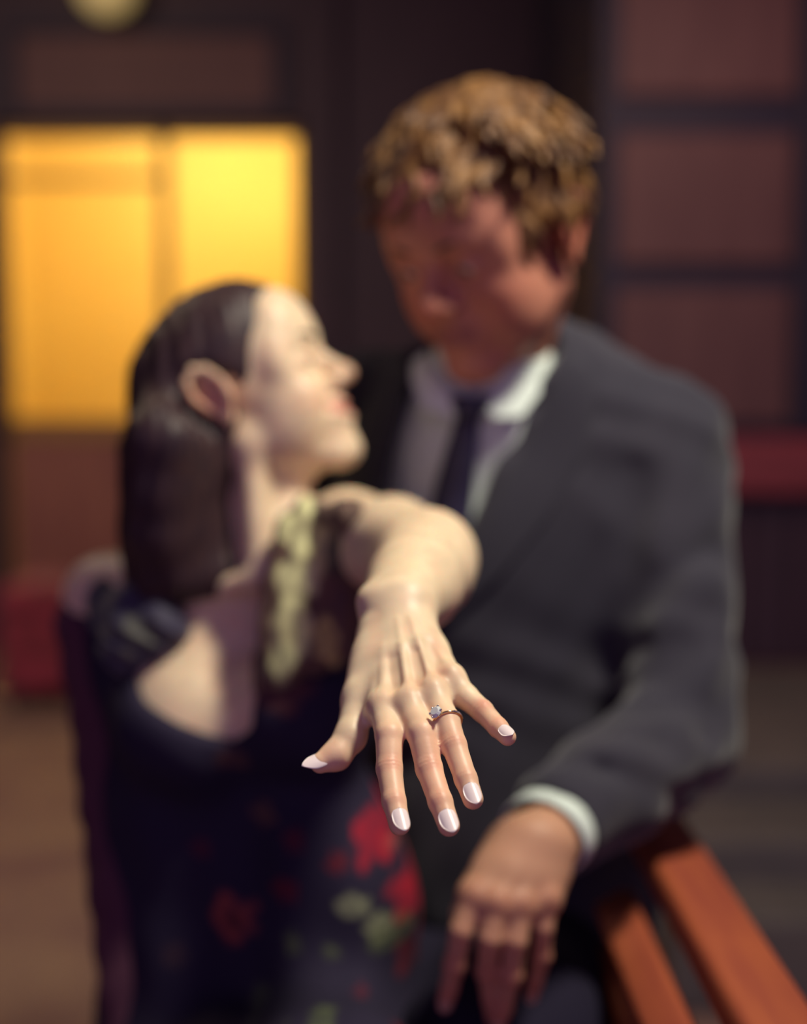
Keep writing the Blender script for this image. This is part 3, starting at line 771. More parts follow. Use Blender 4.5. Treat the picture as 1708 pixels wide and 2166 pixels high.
# finger nails
def nail(c, axis, normal, half_w, back, fwd, R, name='fingernail', m='nail', parent=None, thick=.0005, tipw=.55):
    axis = nrm(axis); normal = nrm(normal - axis * np.dot(normal, axis)); side = np.cross(axis, normal)
    nu, nv = 13, 17; top = []; bot = []
    for j in range(nv):
        t = -1 + 2 * j / (nv - 1); y = back * min(t, 0) + fwd * max(t, 0)
        w_ = half_w * (max(1 - abs(t) ** 3.2, 0) ** .5 if t > 0 else max(1 - abs(t) ** 4.5, 0) ** .5)
        if t > 0: w_ *= (1 - (1 - tipw) * t * t)
        w_ = max(w_, half_w * .03)
        for i in range(nu):
            u = -1 + 2 * i / (nu - 1); x = w_ * u
            dz = R - math.sqrt(max(R * R - x * x, 0)); dz2 = .025 * y * y / .004 if y > 0 else .06 * y * y / .004
            p = c + axis * y + side * x - normal * (dz + dz2 * .5)
            top.append(p); bot.append(p - normal * thick)
    n = nu * nv; f = []
    for j in range(nv - 1):
        for i in range(nu - 1):
            a, b_, c_, d = j * nu + i, j * nu + i + 1, (j + 1) * nu + i + 1, (j + 1) * nu + i
            f.append((a, b_, c_, d)); f.append((a + n, d + n, c_ + n, b_ + n))
    for j in range(nv - 1):
        for i in (0, nu - 1): a, b_ = j * nu + i, (j + 1) * nu + i; f.append((a, b_, b_ + n, a + n))
    for i in range(nu - 1):
        for j in (0, nv - 1): a, b_ = j * nu + i, j * nu + i + 1; f.append((a, b_, b_ + n, a + n))
    return link_mesh(name, top + bot, np.array(f), M[m], parent)
tocam = lambda p: nrm(V(0, 0, CAMZ) - p)
def place_nail(key, px, py, off, side_tilt, half_w, back, fwd, up=.35):
    c = FG[key]; tip, r = c[4]; ax = tip - c[3][0]
    n = nrm(tocam(tip) + V(side_tilt, 0, up)); n = nrm(n - nrm(ax) * np.dot(n, nrm(ax)))
    q = P(px, py, HND[key][4][2]); q = q - tocam(q) * 0
    base = tip + nrm(ax) * np.dot(q - tip, nrm(ax))
    nail(base + n * (r + off), ax, n, half_w, back, fwd, r * 1.02, parent=wo)
place_nail('index', 849, 1741, .0004, .30, .0046, .0060, .0082)
place_nail('middle', 953, 1743, .0004, .12, .0048, .0062, .0082)
place_nail('ring', 1003, 1685, .0004, .12, .0045, .0060, .0078)
place_nail('pinky', 1078, 1554, .0003, .15, .0038, .0050, .0056, .7)
ax = nrm(TH[4][0] - TH[3][0] + V(-.002, 0, -.0003)); nn = nrm(V(-.2, -.75, .8))
nail(P(672, 1605, .7125), ax, nn, .0050, .0058, .0098, .0075, parent=wo, tipw=.35)

# engagement ring
rc = FG['ring'][1][0] + (FG['ring'][2][0] - FG['ring'][1][0]) * .10; ra = nrm(FG['ring'][2][0] - FG['ring'][0][0]); rr = .0085
rg = empty('engagement_ring', rc, 'thin gold ring with round diamond on the ring finger of the stretched-out hand', 'ring')
e1 = nrm(V(1, 0, 0) - ra * ra[0]); e2 = np.cross(ra, e1)
if e2.dot(nrm_d) < 0: e2 = -e2
pts = [rc + (e1 * math.cos(t) + e2 * math.sin(t)) * rr for t in np.linspace(0, 2 * math.pi, 49)]
MB().tube(pts, .00075, 10, False).build('band', M['gold'], rg, True)
sd = nrm(e1 * -.55 + e2 * .85)          # the stone has slipped towards the middle finger
sc_ = rc + sd * (rr + .0036)
prof = [(.0003, -.0030), (.0036, 0.0), (.0037, .0003), (.0023, .0016)]
MB().lathe(prof, sc_, 12, sd).build('diamond', M['diamond'], rg)
m = MB(); s1 = nrm(np.cross(sd, ra)); 
for i in range(6):
    t = i * math.pi / 3 + .3; dd = s1 * math.cos(t) + ra * math.sin(t)
    m.tube([rc + sd * (rr + .0004), sc_ + dd * .0034 - sd * .0006, sc_ + dd * .0038 + sd * .0006, sc_ + dd * .0033 + sd * .0010], [.0004, .0004, .0005, .0005], 8)
m.build('prongs', M['silver'], rg, True)
m = MB()
for i in range(9):
    t = 1.15 + i * .12; q = rc + (e1 * math.cos(t - 1.0) + e2 * math.sin(t - 1.0)) * (rr + .0007)
    m.lathe([(.0001, -.0004), (.00062, 0), (.0004, .0003)], q, 8, nrm(q - rc))
m.build('side_stones', M['silver'], rg)

# dress: body grown by the cloth thickness, cut at the neckline
def grow(field, t, prims):
    g = Field()
    for p in prims: g.p.append((lambda X, Y, Z, fn=p[0]: fn(X, Y, Z) - t, p[1] - t, p[2] + t, p[3], p[4]))
    return g
dr = Field()
dr.cone(shR, shR, .043, .043, .04).cone(shL, shL, .043, .043, .03)
dr.ell(P(470, 1400, 1.28), (.134, .080, .134), None, .04)
dr.ell(P(490, 1760, 1.28), (.130, .094, .20), None, .04)
dr.ell(P(550, 2200, 1.29), (.165, .135, .20), None, .05)
dr.ell(P(405, 1530, 1.205), (.071, .066, .067), None, .035); dr.ell(P(640, 1500, 1.185), (.071, .064, .067), None, .035)
dr.ell(P(700, 1950, 1.22), (.085, .09, .15), None, .05)
dr.cone(P(360, 2320, 1.30), P(450, 2420, 1.10), .08, .09, .04); dr.cone(P(640, 2300, 1.28), P(700, 2400, 1.02), .11, .10, .06)
dr.chain([(V(-.22, 1.10, .46), .085), (V(-.23, 1.06, .28), .10), (V(-.23, 1.04, .10), .115)], .05); dr.chain([(V(-.06, 1.02, .46), .085), (V(-.07, .99, .28), .10), (V(-.07, .98, .10), .115)], .05)
D0 = 1.16
nk = [(225, 1390), (262, 1430), (300, 1487), (380, 1527), (440, 1548), (495, 1562), (540, 1532), (548, 1470), (545, 1390), (560, 1270), (590, 1140), (610, 1000), (700, 700), (-100, 700), (-100, 1290), (160, 1320)]
nkf = poly2d([(P(x, y, D0)[0], P(x, y, D0)[2]) for x, y in nk])
dr.fn(lambda X, Y, Z: -nkf(X + 0 * Y, Z + 0 * Y), V(-9, -9, -9), V(9, 9, 9), .004, 'i')
folds = lambda X, Y, Z: .0022 * np.sin(X * 95 + 5 * np.sin(Z * 7)) * smooth01((1.0 - Z) / .35) + .0015 * np.sin(X * 40 + Z * 60)
dr.fn(folds, V(-9, -9, -9), V(9, 9, 9), 0, 'd')
v, q = dr.mesh(.005, V(-.42, .80, .02), V(.16, 1.56, 1.16)); v = relax(v, q, 1)
RS = np.random.RandomState(5)
def print_cloth(v, base, flowers, d_ref, seed=1, jitter=.25):
    c = np.tile(np.array(base, float), (len(v), 1)); x, z = v[:, 0], v[:, 2]
    nz = noise3(v, 130, seed); 
    for (px, py, rx, ry, col, st) in flowers:
        o = P(px, py, d_ref); k = d_ref / F_PX
        dx, dz = (x - o[0]) / (rx * k), (z - o[2]) / (ry * k); an = np.arctan2(dz, dx); rr_ = np.sqrt(dx * dx + dz * dz)
        pet = 1 + .16 * np.cos(an * 5 + px)
        m_ = smooth01((pet - rr_ + nz * jitter) / .25) * st * (.75 + .25 * np.cos(rr_ * 7 + nz * 2)); m_ = m_[:, None]
        c = c * (1 - m_) + np.array(col) * m_
    return c
RED, ROSE, DRED, GRN, PGR, BRN, PINK = (.42, .015, .035), (.26, .055, .05), (.16, .015, .025), (.10, .12, .06), (.30, .32, .19), (.12, .06, .05), (.38, .10, .09)
fl = [(790, 1800, 48, 72, RED, 1), (872, 1935, 62, 70, RED, 1), (930, 2010, 55, 75, (.30, .02, .05), .9), (870, 1830, 45, 45, PINK, .7), (486, 1985, 66, 52, ROSE, 1), (486, 1990, 26, 20, (.03, .012, .02), .9),
      (712, 1842, 28, 24, DRED, 1), (600, 1905, 30, 26, DRED, .8), (745, 1930, 36, 22, PGR, .8), (808, 1985, 36, 30, PGR, .9), (830, 2010, 55, 30, GRN, .7), (620, 2005, 22, 26, GRN, .8), (700, 2022, 24, 18, GRN, .8),
      (535, 1762, 40, 26, BRN, 1), (490, 1625, 44, 24, BRN, .9), (620, 1800, 26, 26, DRED, .6), (850, 1690, 44, 60, GRN, .5), (590, 1470, 70, 45, (.13, .05, .045), .8), (620, 1440, 90, 50, (.09, .03, .035), .7),
      (640, 2130, 40, 30, BRN, .6), (760, 2110, 30, 40, DRED, .5), (400, 1850, 24, 20, DRED, .4), (345, 2090, 30, 26, BRN, .4), (560, 2120, 30, 24, GRN, .4), (880, 2080, 50, 50, DRED, .8)]
for i in range(16):    # the print goes on over the skirt, below the picture
    fl.append((RS.uniform(250, 900), RS.uniform(2230, 3300), RS.uniform(25, 60), RS.uniform(25, 60), [RED, ROSE, GRN, PGR, BRN, DRED][RS.randint(6)], .9))
cd = print_cloth(v, (.024, .019, .042), fl, 1.12)
link_mesh('dress', v, q, M['dress'], wo, True, cd)
# sheer dark sleeve of the hanging arm
sl = Field()
sl.chain([(P(222, 1325, 1.303), .050), (P(237, 1420, 1.308), .050), (elR, .0445), (P(275, 1860, 1.27), .044), (P(297, 2180, 1.225), .034)], .02)
sl.fn(lambda X, Y, Z: .0012 * np.sin(Z * 110 + 8 * np.sin(X * 30)) + .0012 * np.sin(Z * 47 + X * 60), V(-9, -9, -9), V(9, 9, 9), 0, 'd')
v, q = sl.mesh(.004)
link_mesh('sleeve', v, q, M['dress'], wo, True, np.tile(V(.095, .036, .058), (len(v), 1)))
# gathered off-shoulder puff (image left)
pf = Field()
for (px, py, d, r) in ((250, 1310, 1.235, .026), (300, 1290, 1.215, .030), (345, 1320, 1.20, .026), (290, 1350, 1.205, .030), (325, 1260, 1.215, .022), (235, 1270, 1.255, .022), (268, 1385, 1.215, .022)):
    c_ = P(px, py, d); pf.cone(c_, c_, r, r, .016)
pf.fn(lambda X, Y, Z: .0028 * np.sin((X * .8 + Z * .6) * 190 + 4 * np.sin(Z * 60)), V(-9, -9, -9), V(9, 9, 9), 0, 'd')
v, q = pf.mesh(.0028)
cp = print_cloth(v, (.028, .022, .055), [(310, 1325, 42, 34, (.075, .075, .045), .8), (336, 1235, 30, 28, (.34, .02, .04), 1), (285, 1370, 30, 18, (.12, .11, .07), .7), (235, 1290, 20, 20, (.03, .05, .06), .7)], 1.21)
link_mesh('puff_sleeve', v, q, M['ruffle'], wo, True, cp)
# gathered ruffle of the other shoulder (beside the raised arm)
rf = Field(); rr2 = random.Random(4)
def fold(pts, r, k=.006):
    rf.chain([(P(*p), r) for p in pts], k)
fold([(648, 1085, 1.165), (640, 1180, 1.15), (628, 1290, 1.14), (600, 1420, 1.13)], .016)
fold([(622, 1110, 1.165), (604, 1220, 1.150), (590, 1330, 1.14), (588, 1430, 1.135)], .014)
fold([(672, 1090, 1.175), (668, 1180, 1.15), (662, 1290, 1.14), (640, 1400, 1.13)], .014)
fold([(690, 1100, 1.15), (696, 1210, 1.145), (700, 1310, 1.14), (672, 1390, 1.13)], .016)
fold([(716, 1095, 1.14), (728, 1200, 1.145), (734, 1300, 1.14), (710, 1375, 1.135)], .017)
fold([(738, 1092, 1.12), (750, 1150, 1.12), (750, 1220, 1.135)], .018)
fold([(758, 1105, 1.095), (764, 1150, 1.095)], .013)
fold([(610, 1120, 1.16), (590, 1240, 1.15), (575, 1340, 1.145)], .014)
fold([(575, 1300, 1.16), (566, 1390, 1.15), (560, 1450, 1.14)], .012)
rf.fn(lambda X, Y, Z: .0012 * np.sin(X * 330 + 3 * np.sin(Z * 40)), V(-9, -9, -9), V(9, 9, 9), 0, 'd')
v, q = rf.mesh(.0026)
LG, YG = (.66, .64, .32), (.56, .46, .15)
cr_ = print_cloth(v, (.10, .048, .034), [(640, 1160, 50, 110, LG, 1), (618, 1300, 50, 130, LG, .95), (600, 1410, 30, 60, (.36, .36, .18), .9), (690, 1345, 34, 44, YG, .9), (680, 1150, 30, 50, (.48, .42, .16), .8),
        (720, 1165, 30, 46, (.03, .035, .03), 1), (775, 1140, 24, 44, (.36, .38, .28), .95), (740, 1110, 24, 22, (.20, .10, .06), .7), (728, 1250, 26, 50, (.07, .03, .035), .8), (690, 1240, 18, 30, (.14, .06, .04), .7)], 1.14, 3)
link_mesh('shoulder_ruffle', v, q, M['ruffle'], wo, True, cr_)
# hair: cap over the skull, tucked behind the ear and falling down her back
hr = Field()
E = lambda c, r, k=.02, op='u', ax=None: hr.ell(HW(*c), V(*r) * Hs, ax or HW.ax(), k, op)
E((-.018, 0, .038), (.094, .084, .086)); E((-.042, 0, .010), (.072, .080, .085), .03); E((.020, 0, .065), (.070, .068, .060), .03)
E((.095, 0, -.010), (.052, .085, .105), .012, 's'); E((.085, 0, .050), (.038, .052, .038), .012, 's')
hr.chain([(HW(-.062, -.045, .01), .042), (P(350, 930, 1.17), .036), (P(342, 1040, 1.18), .033), (P(342, 1130, 1.19), .031), (P(350, 1215, 1.20), .026)], .02)
hr.chain([(HW(-.060, 0, -.02), .05), (P(372, 1000, 1.20), .040), (P(380, 1110, 1.205), .037), (P(400, 1205, 1.205), .028)], .03)
hr.chain([(HW(-.050, .03, -.03), .045), (P(420, 1000, 1.235), .034), (P(445, 1120, 1.24), .032), (P(472, 1205, 1.215), .022)], .03)
hr.chain([(HW(-.075, -.02, .02), .033), (P(315, 960, 1.20), .025), (P(308, 1100, 1.21), .024), (P(302, 1250, 1.21), .018)], .02)
for a in (-1, 1): E((-.013, a * .096, .012), (.030, .026, .040), .008, 's'); E((.010, a * .085, -.004), (.022, .022, .030), .01, 's'); E((.045, a * .080, -.050), (.055, .04, .06), .01, 's')
hr.fn(lambda X, Y, Z: .0008 * np.sin((X * 1.0 + Y * .5) * 420 + 6 * np.sin(Z * 14)) + .0010 * np.sin((X - Y) * 150 + 3 * np.sin(Z * 20)), V(-9, -9, -9), V(9, 9, 9), 0, 'd')
v, q = hr.mesh(.0025); v = relax(v, q, 1)
link_mesh('hair', v, q, M['hair_w'], wo)

# ------------------------------------------------------------------ the man
ma = empty('person', (.16, 1.38, .47), 'person in a charcoal jacket, white shirt and dark tie, looking down beside the woman', 'person')
ma['label'] = 'tousled-haired person in a charcoal jacket and dark tie, looking down, forearm over the bench back'
ya, pi_ = math.radians(39), math.radians(25)
fm = V(-math.sin(ya) * math.cos(pi_), -math.cos(ya) * math.cos(pi_), -math.sin(pi_)); lm = V(math.cos(ya), -math.sin(ya), 0)
HM = Frame(P(1036, 512, 1.27), fm, lm, 1.06)
bm = Field(); head(bm, HM, True, 0.0)
nb = P(1038, 815, 1.35)
bm.cone(HM(-.030, 0, -.05), nb, .055, .050, .03); bm.cone(HM(.015, 0, -.075), P(1010, 800, 1.32), .028, .022, .03)
msh_l, msh_r = P(1405, 960, 1.33), P(760, 880, 1.46)
bm.cone(nb + V(0, .04, -.06), msh_l + V(0, .02, -.03), .045, .035, .03).cone(nb + V(0, .04, -.06), msh_r + V(0, .02, -.03), .045, .035, .03)
bm.ell(P(1100, 1300, 1.41), (.13, .075, .22), None, .03); bm.ell(P(1100, 1900, 1.42), (.12, .09, .22), None, .03)
el_m, wr_m = P(1478, 1560, 1.23), P(1150, 1768, 1.06)
bm.chain([(msh_l + V(0, .02, -.03), .036), (el_m, .032)], .01); bm.chain([(el_m, .032), (wr_m, .026)], .01)
# hand: back to the camera, fingers hanging
mn = nrm(V(.05, -.85, .45))
MH = dict(
 index=[(1003, 1893, 1.015, .0112), (976, 1968, 1.005, .0092), (962, 2040, 1.015, .0084), (950, 2092, 1.027, .0076), (943, 2118, 1.033, .0070)],
 middle=[(1052, 1908, 1.008, .0115), (1037, 1985, 1.000, .0092), (1030, 2052, 1.020, .0085), (1040, 2115, 1.035, .0078), (1044, 2150, 1.042, .0070)],
 ring=[(1104, 1912, 1.012, .0112), (1092, 1990, 1.003, .0090), (1082, 2062, 1.012, .0083), (1066, 2130, 1.027, .0076), (1056, 2162, 1.035, .0070)],
 pinky=[(1156, 1900, 1.022, .0104), (1150, 1962, 1.017, .0080), (1146, 2022, 1.025, .0073), (1132, 2078, 1.037, .0066), (1126, 2102, 1.043, .0060)])
FM = {k: [(P(*q[:3]), q[3]) for q in v] for k, v in MH.items()}
mr = dict(index=P(1085, 1790, 1.05), middle=P(1110, 1785, 1.045), ring=P(1140, 1790, 1.045), pinky=P(1165, 1800, 1.05))
for k_, c in FM.items():
    bm.cone(mr[k_], c[0][0] - mn * .003, .020, .0118, .016); bm.chain(c, .006)
    bm.ell(c[0][0] + mn * .0045, (.0075,) * 3, None, .008)
    bm.ell(c[2][0] + mn * .0008, (c[2][1] * .98,) * 3, None, .005)
    bm.cone(mr[k_] * .5 + c[0][0] * .5 + mn * .0115, c[0][0] + mn * .009, .0012, .0026, .006)
ks = list(FM)
for a in range(3):
    A, B = FM[ks[a]], FM[ks[a + 1]]
    bm.cone(A[0][0] - mn * .006, B[0][0] - mn * .006, .0105, .0105, .010)
    bm.cone((A[0][0] + mr[ks[a]]) / 2 - mn * .006, (B[0][0] + mr[ks[a + 1]]) / 2 - mn * .006, .015, .015, .012)
    pass
bm.chain([(P(1062, 1810, 1.06), .017), (P(1015, 1875, 1.055), .0145), (P(985, 1935, 1.06), .0115), (P(975, 1985, 1.068), .0095)], .014)
def mcrease(X, Y, Z):
    X, Y, Z = np.broadcast_arrays(X, Y, Z); return (.0004 * noise3(np.stack([X, Y, Z], -1), 260, 8)).astype(np.float32)
ys = 1.09
m1 = bm.mesh(.0014, V(P(920, 1900, 1.0)[0], .95, P(1000, 2190, 1.05)[2]), V(P(1300, 1900, 1.0)[0], ys, P(1100, 1640, 1.03)[2])); m1 = (relax(*m1, it=1), m1[1])
zs = HM.o[2] - .160
m2 = bm.mesh(.0022, V(HM.o[0] - .14, HM.o[1] - .16, zs), V(HM.o[0] + .15, HM.o[1] + .17, HM.o[2] + .17)); m2 = (relax(*m2, it=1), m2[1])
m3 = bm.mesh(.006, V(P(700, 900, 1.4)[0], ys + .003, .60), V(.42, 1.62, zs - .003)); m3 = (relax(*m3, it=1), m3[1])
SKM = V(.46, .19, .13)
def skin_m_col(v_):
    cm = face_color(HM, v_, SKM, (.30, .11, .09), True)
    tan = smooth01((HM.o[2] - .25 - v_[:, 2]) / .1)[:, None]; cm = cm * (1 - tan) + V(.50, .265, .170) * tan      # ruddy face with its shade painted into the colour, lighter tan hands
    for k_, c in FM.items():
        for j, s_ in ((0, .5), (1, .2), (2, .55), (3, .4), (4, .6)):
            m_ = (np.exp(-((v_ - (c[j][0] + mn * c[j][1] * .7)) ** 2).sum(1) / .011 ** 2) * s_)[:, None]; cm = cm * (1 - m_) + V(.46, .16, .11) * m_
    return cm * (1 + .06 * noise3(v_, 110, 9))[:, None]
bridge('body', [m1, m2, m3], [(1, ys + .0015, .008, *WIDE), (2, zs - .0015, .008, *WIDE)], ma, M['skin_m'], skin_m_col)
eyes(HM, ma, (.9, -.1, -.35), (.05, .05, .05))
for k_, c in FM.items():
    tip, r = c[4]; ax = nrm(tip - c[3][0]); n_ = nrm(mn - ax * mn.dot(ax))
    nail(tip + n_ * (r + .0004), ax, n_, .0055, .0065, .0050, r * 1.05, m='nail_bare', parent=ma, tipw=.9)
# hair in clumps
hm = Field(); rd = random.Random(11)
Eh = lambda c, r, k=.01, op='u': hm.ell(HM(*c), V(*r) * HM.s, HM.ax(), k, op)
Eh((-.018, 0, .042), (.096, .080, .082)); Eh((.01, 0, .076), (.080, .066, .050), .02)
Eh((.105, 0, -.058), (.055, .085, .105), .01, 's')
for a in (-1, 1): Eh((-.012, a * .088, -.012), (.026, .024, .036), .008, 's')
for i in range(620):
    th = rd.uniform(-math.pi, math.pi); ph = math.acos(rd.uniform(-.15, 1)); 
    n_ = V(math.sin(ph) * math.cos(th), math.sin(ph) * math.sin(th), math.cos(ph))
    p = V(-.012 + .086 * n_[0], .077 * n_[1], .044 + .094 * n_[2])
    if p[0] > .045 and p[2] < .046: continue
    if abs(p[1]) > .055 and p[0] > -.035 and p[2] < .035: continue
    L_ = rd.uniform(.032, .056); g = V(n_[0], n_[1], 0) * .9 + V(.55, .35 * rd.uniform(-1, 1) + .15, -.25)
    if p[0] > .03: g = V(.75, rd.uniform(-.9, .4), -.45); L_ = rd.uniform(.04, .065)
    if n_[2] < .3: g = V(-.15, n_[1] * .3, -1.0)
    pts = []; q_ = p.copy(); tw = rd.uniform(0, 6.28); r0_ = rd.uniform(.0042, .0074)
    for j in range(6):
        t = j / 5; pts.append((HM(*q_), (r0_ * (1 - t) ** .6 + .0014) * HM.s))
        lift = n_ * (.50 - 1.2 * t); side = np.cross(nrm(g), n_) * .55 * math.sin(tw + t * 5.5)
        q_ = q_ + nrm(nrm(g) + lift + side) * L_ / 5
    hm.chain(pts, .002)
v, q = hm.mesh(.0022)
link_mesh('hair', v, q, M['hair_m'], ma)
# jacket
jk = Field()
jk.cone(P(1160, 800, 1.34), P(1410, 935, 1.34), .050, .056, .05).cone(P(960, 830, 1.42), msh_r + V(0, 0, .01), .055, .058, .05)
jk.cone(P(1180, 790, 1.36), P(1400, 925, 1.36), .045, .045, .04)
jk.ell(P(1090, 1230, 1.40), (.190, .125, .26), None, .06); jk.ell(P(1085, 1800, 1.42), (.170, .135, .28), None, .06)
jk.ell(P(1090, 2250, 1.42), (.15, .15, .18), None, .06); jk.ell(P(1290, 1080, 1.37), (.085, .085, .11), None, .06)
jk.ell(P(890, 1080, 1.40), (.085, .085, .12), None, .06)
SLV = [(P(1395, 950, 1.34), .060), (P(1420, 1060, 1.33), .059), (P(1436, 1250, 1.29), .056), (P(1444, 1430, 1.26), .055), (P(1436, 1550, 1.24), .054)]
jk.chain(SLV, .045)
jk.chain([(P(1438, 1560, 1.24), .054), (P(1370, 1610, 1.19), .055), (P(1290, 1665, 1.145), .053), (P(1190, 1735, 1.098), .047)], .025)
# other arm goes round behind the woman
jk.chain([(msh_r, .06), (P(640, 1050, 1.50), .058), (P(560, 1400, 1.49), .055)], .04)
jk.ell(P(1040, 1740, 1.02), (.06, .06, .03), None, .0, 's') if False else None
JF = []
for (a, b, w_, h_) in (((1330, 1520, 1.13), (1500, 1590, 1.17), .020, .010), ((1260, 1590, 1.10), (1450, 1650, 1.14), .018, .009), ((1370, 1480, 1.20), (1490, 1380, 1.21), .018, .008), ((1390, 1330, 1.23), (1520, 1230, 1.24), .018, .008),
                  ((1380, 1150, 1.27), (1500, 1080, 1.28), .018, .007), ((1500, 1450, 1.20), (1530, 1300, 1.24), .015, .007),
                  ((1270, 1632, 1.10), (1480, 1672, 1.15), .014, -.011), ((1330, 1580, 1.13), (1500, 1560, 1.17), .012, -.008), ((1400, 1430, 1.20), (1530, 1350, 1.21), .014, -.009), ((1380, 1250, 1.24), (1500, 1160, 1.26), .014, -.009),
                  ((1340, 1000, 1.26), (1330, 1350, 1.24), .016, -.012), ((1200, 1000, 1.25), (1290, 1100, 1.25), .02, .006), ((1150, 1500, 1.27), (1350, 1380, 1.27), .015, -.006)):
    JF.append((P(*a), P(*b), w_, h_))
jk.fn(segfold(JF), V(-9, -9, -9), V(9, 9, 9), 0, 'd')
jk.cone(P(1150, 1762, 1.070), P(1050, 1830, 1.02), .0345, .0345, .003, 's')       # open cuff
# V opening
vo = poly2d([(P(x, y, 1.27)[0], P(x, y, 1.27)[2]) for x, y in ((868, 700), (850, 860), (815, 1020), (810, 1130), (905, 1330), (965, 1190), (1010, 1080), (1085, 910), (1190, 740), (1180, 600), (900, 600))])
jk.fn(lambda X, Y, Z: np.where(Y + 0 * X + 0 * Z < 1.42, -vo(X + 0 * Y, Z + 0 * Y), 1 * (Y - 1.42) * 0 - .05 + 0 * X + 0 * Z), V(-9, -9, -9), V(9, 9, 9), .003, 'i')
jk.fn(lambda X, Y, Z: .0016 * np.sin(Z * 60 + X * 40 + 3 * np.sin(Z * 21 + Y * 30)) + .001 * np.sin(X * 110 - Z * 70), V(-9, -9, -9), V(9, 9, 9), 0, 'd')
v, q = jk.mesh(.005, V(-.32, .98, .44), V(.46, 1.64, 1.36)); v = relax(v, q, 2)
jo = link_mesh('jacket', v, q, M['jacket'], ma)
# shirt underneath, cuff, collar, tie, lapels
sh = Field()
sh.ell(P(1040, 1210, 1.405), (.135, .105, .25), None, .03); sh.cone(P(1035, 880, 1.345), P(1030, 800, 1.335), .068, .062, .03)
sh.cone(P(980, 960, 1.375), P(1120, 910, 1.375), .075, .06, .03)
v, q = sh.mesh(.005); link_mesh('shirt', v, q, M['shirt'], ma)
allf = Field(); allf.p += sh.p
jf = Field(); jf.p += [q for q in jk.p if q[4] == 'u']
strip('tie', [(965, 880), (946, 940), (920, 1030), (896, 1130), (890, 1230)], [(1015, 880), (1012, 940), (1003, 1040), (992, 1140), (975, 1230)], allf, .008, .005, M['tie'], ma, bulge=.006)
def sheet(name, A, B, m, thick=.003, nu=8, bulge=.004):
    A = np.array([P(*q) for q in A]); B = np.array([P(*q) for q in B]); tv = np.linspace(0, len(A) - 1, 20); fr = []
    sp = lambda C: np.stack([np.interp(tv, np.arange(len(C)), C[:, i]) for i in range(3)], 1)
    a, b = sp(A), sp(B); toc = nrm(V(0, 0, CAMZ) - A.mean(0))
    for j in range(len(tv)):
        for i in range(nu):
            u = i / (nu - 1); fr.append(a[j] * (1 - u) + b[j] * u + toc * bulge * 4 * u * (1 - u))
    fr = np.array(fr); v = np.concatenate([fr, fr - toc * thick]); n = len(fr); f = []; nv = len(tv)
    for j in range(nv - 1):
        for i in range(nu - 1):
            q = (j * nu + i, j * nu + i + 1, (j + 1) * nu + i + 1, (j + 1) * nu + i); f.append(q); f.append(tuple(x + n for x in q[::-1]))
        for i in (0, nu - 1): x, y = j * nu + i, (j + 1) * nu + i; f.append((x, y, y + n, x + n))
    for j in (0, nv - 1):
        for i in range(nu - 1): x, y = j * nu + i, j * nu + i + 1; f.append((x, y, y + n, x + n))
    return link_mesh(name, v, np.array(f), m, ma)
sheet('tie_knot', [(952, 835, 1.268), (958, 862, 1.262), (972, 892, 1.27)], [(1044, 838, 1.268), (1034, 864, 1.262), (1012, 892, 1.27)], M['tie'], .014, bulge=.010)
sheet('shirt_collar', [(1150, 655, 1.37), (1148, 690, 1.335), (1095, 758, 1.295), (1035, 815, 1.275), (1000, 842, 1.268)],
      [(1195, 690, 1.375), (1196, 738, 1.335), (1160, 805, 1.295), (1105, 880, 1.270), (1042, 884, 1.262)], M['shirt'])
sheet('shirt_collar', [(905, 740, 1.33), (915, 775, 1.30), (945, 815, 1.280), (990, 845, 1.270)],
      [(872, 765, 1.335), (870, 805, 1.305), (890, 860, 1.280), (955, 885, 1.265)], M['shirt'])
cax = nrm(V(-.15, -.35, 1)); MB().lathe([(.055, -.01), (.060, -.01), (.058, .03), (.054, .03)], P(1038, 800, 1.352), 32, cax).build('collar_stand', M['shirt'], ma, True)
strip('lapel', [(1205, 742), (1165, 830), (1105, 950), (1035, 1080), (985, 1185), (925, 1320)], [(1245, 770), (1260, 850), (1240, 960), (1160, 1100), (1060, 1220), (935, 1330)], jf, .004, .004, M['lining'], ma)
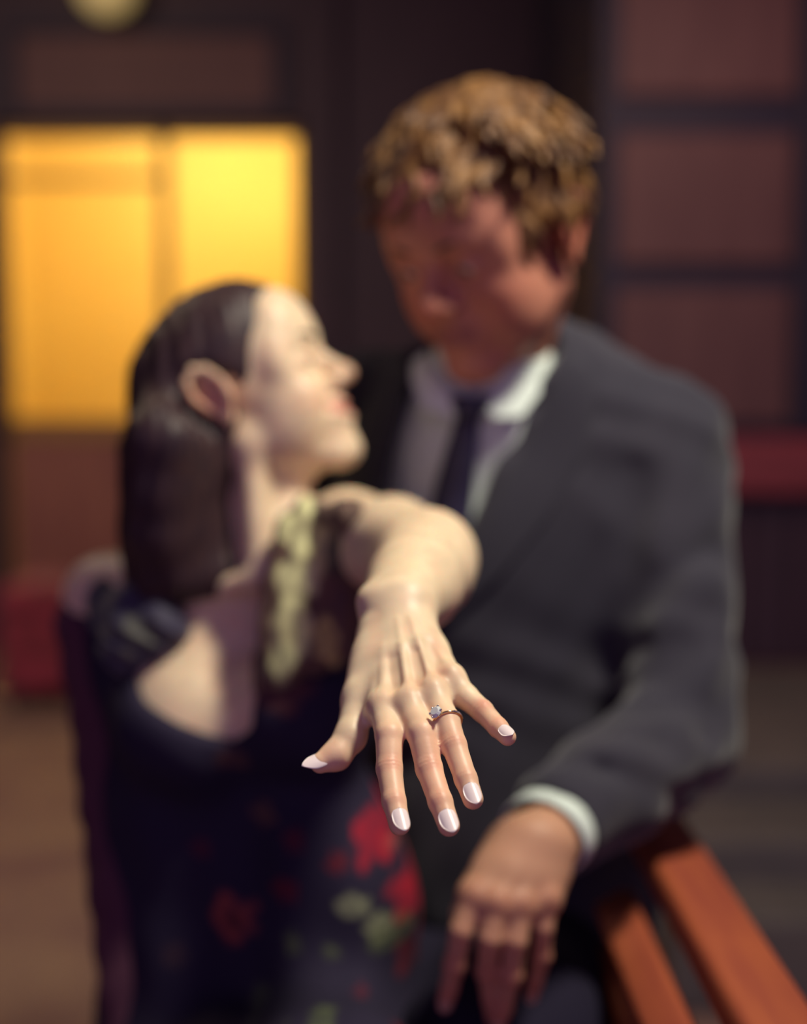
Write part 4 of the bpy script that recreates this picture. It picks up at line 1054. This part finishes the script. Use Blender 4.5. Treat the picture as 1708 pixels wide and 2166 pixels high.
strip('lapel', [(800, 770), (780, 850), (760, 930), (760, 1020), (830, 1180), (895, 1320)], [(868, 775), (856, 860), (830, 960), (815, 1040), (845, 1170), (905, 1325)], jf, .004, .004, M['lining'], ma)
b_ = P(930, 1400, 1.27); MB().lathe([(.009, 0), (.010, .002), (.008, .004)], b_, 20, V(0, -1, 0)).build('button', M['button'], ma, True)
# cuff ring round the wrist
c0, c1 = P(1172, 1748, 1.083), P(1128, 1790, 1.052); ax = nrm(c1 - c0)
e1 = nrm(np.cross(ax, V(0, 0, 1))); e2 = np.cross(ax, e1); v = []; f = []; n = 40
rings = [(-.004, .0365), (.008, .0375), (.020, .0372), (.022, .0360), (.020, .0345), (-.004, .0340)]
for (t, r) in rings:
    for k_ in range(n):
        a = 2 * math.pi * k_ / n; v.append(c0 + ax * t + (e1 * math.cos(a) * r * 1.08 + e2 * math.sin(a) * r * .95))
for i in range(len(rings)):
    for k_ in range(n): f.append((i * n + k_, i * n + (k_ + 1) % n, ((i + 1) % len(rings)) * n + (k_ + 1) % n, ((i + 1) % len(rings)) * n + k_))
link_mesh('shirt_cuff', v, np.array(f), M['shirt'], ma)
# trousers, seated
tr = Field()
tr.ell(V(.10, 1.42, .55), (.19, .15, .13), None, .05)
tr.chain([(V(.15, 1.40, .56), .095), (V(.10, 1.10, .60), .085), (V(.075, 1.07, .60), .075)], .04)
tr.chain([(V(.02, 1.42, .56), .095), (V(.0, 1.15, .52), .085), (V(.0, 1.0, .50), .070), (V(.02, 1.02, .25), .058), (V(.03, 1.04, .08), .052)], .04)
tr.chain([(V(.075, 1.08, .59), .074), (V(.085, .98, .50), .070), (V(.10, .98, .28), .058), (V(.11, 1.0, .08), .052)], .04)
v, q = tr.mesh(.008); v = relax(v, q, 1)
link_mesh('trousers', v, q, M['trousers'], ma)
for x_ in (.02, .11):
    sf = Field(); sf.chain([(V(x_, 1.05, .045), .040), (V(x_, .93, .032), .032)], .02)
    sf.fn(lambda X, Y, Z: .004 - Z + 0 * X + 0 * Y, V(-9, -9, -9), V(9, 9, 9), .002, 'i')
    v, q = sf.mesh(.005); link_mesh('shoe', v, q, M['button'], ma)
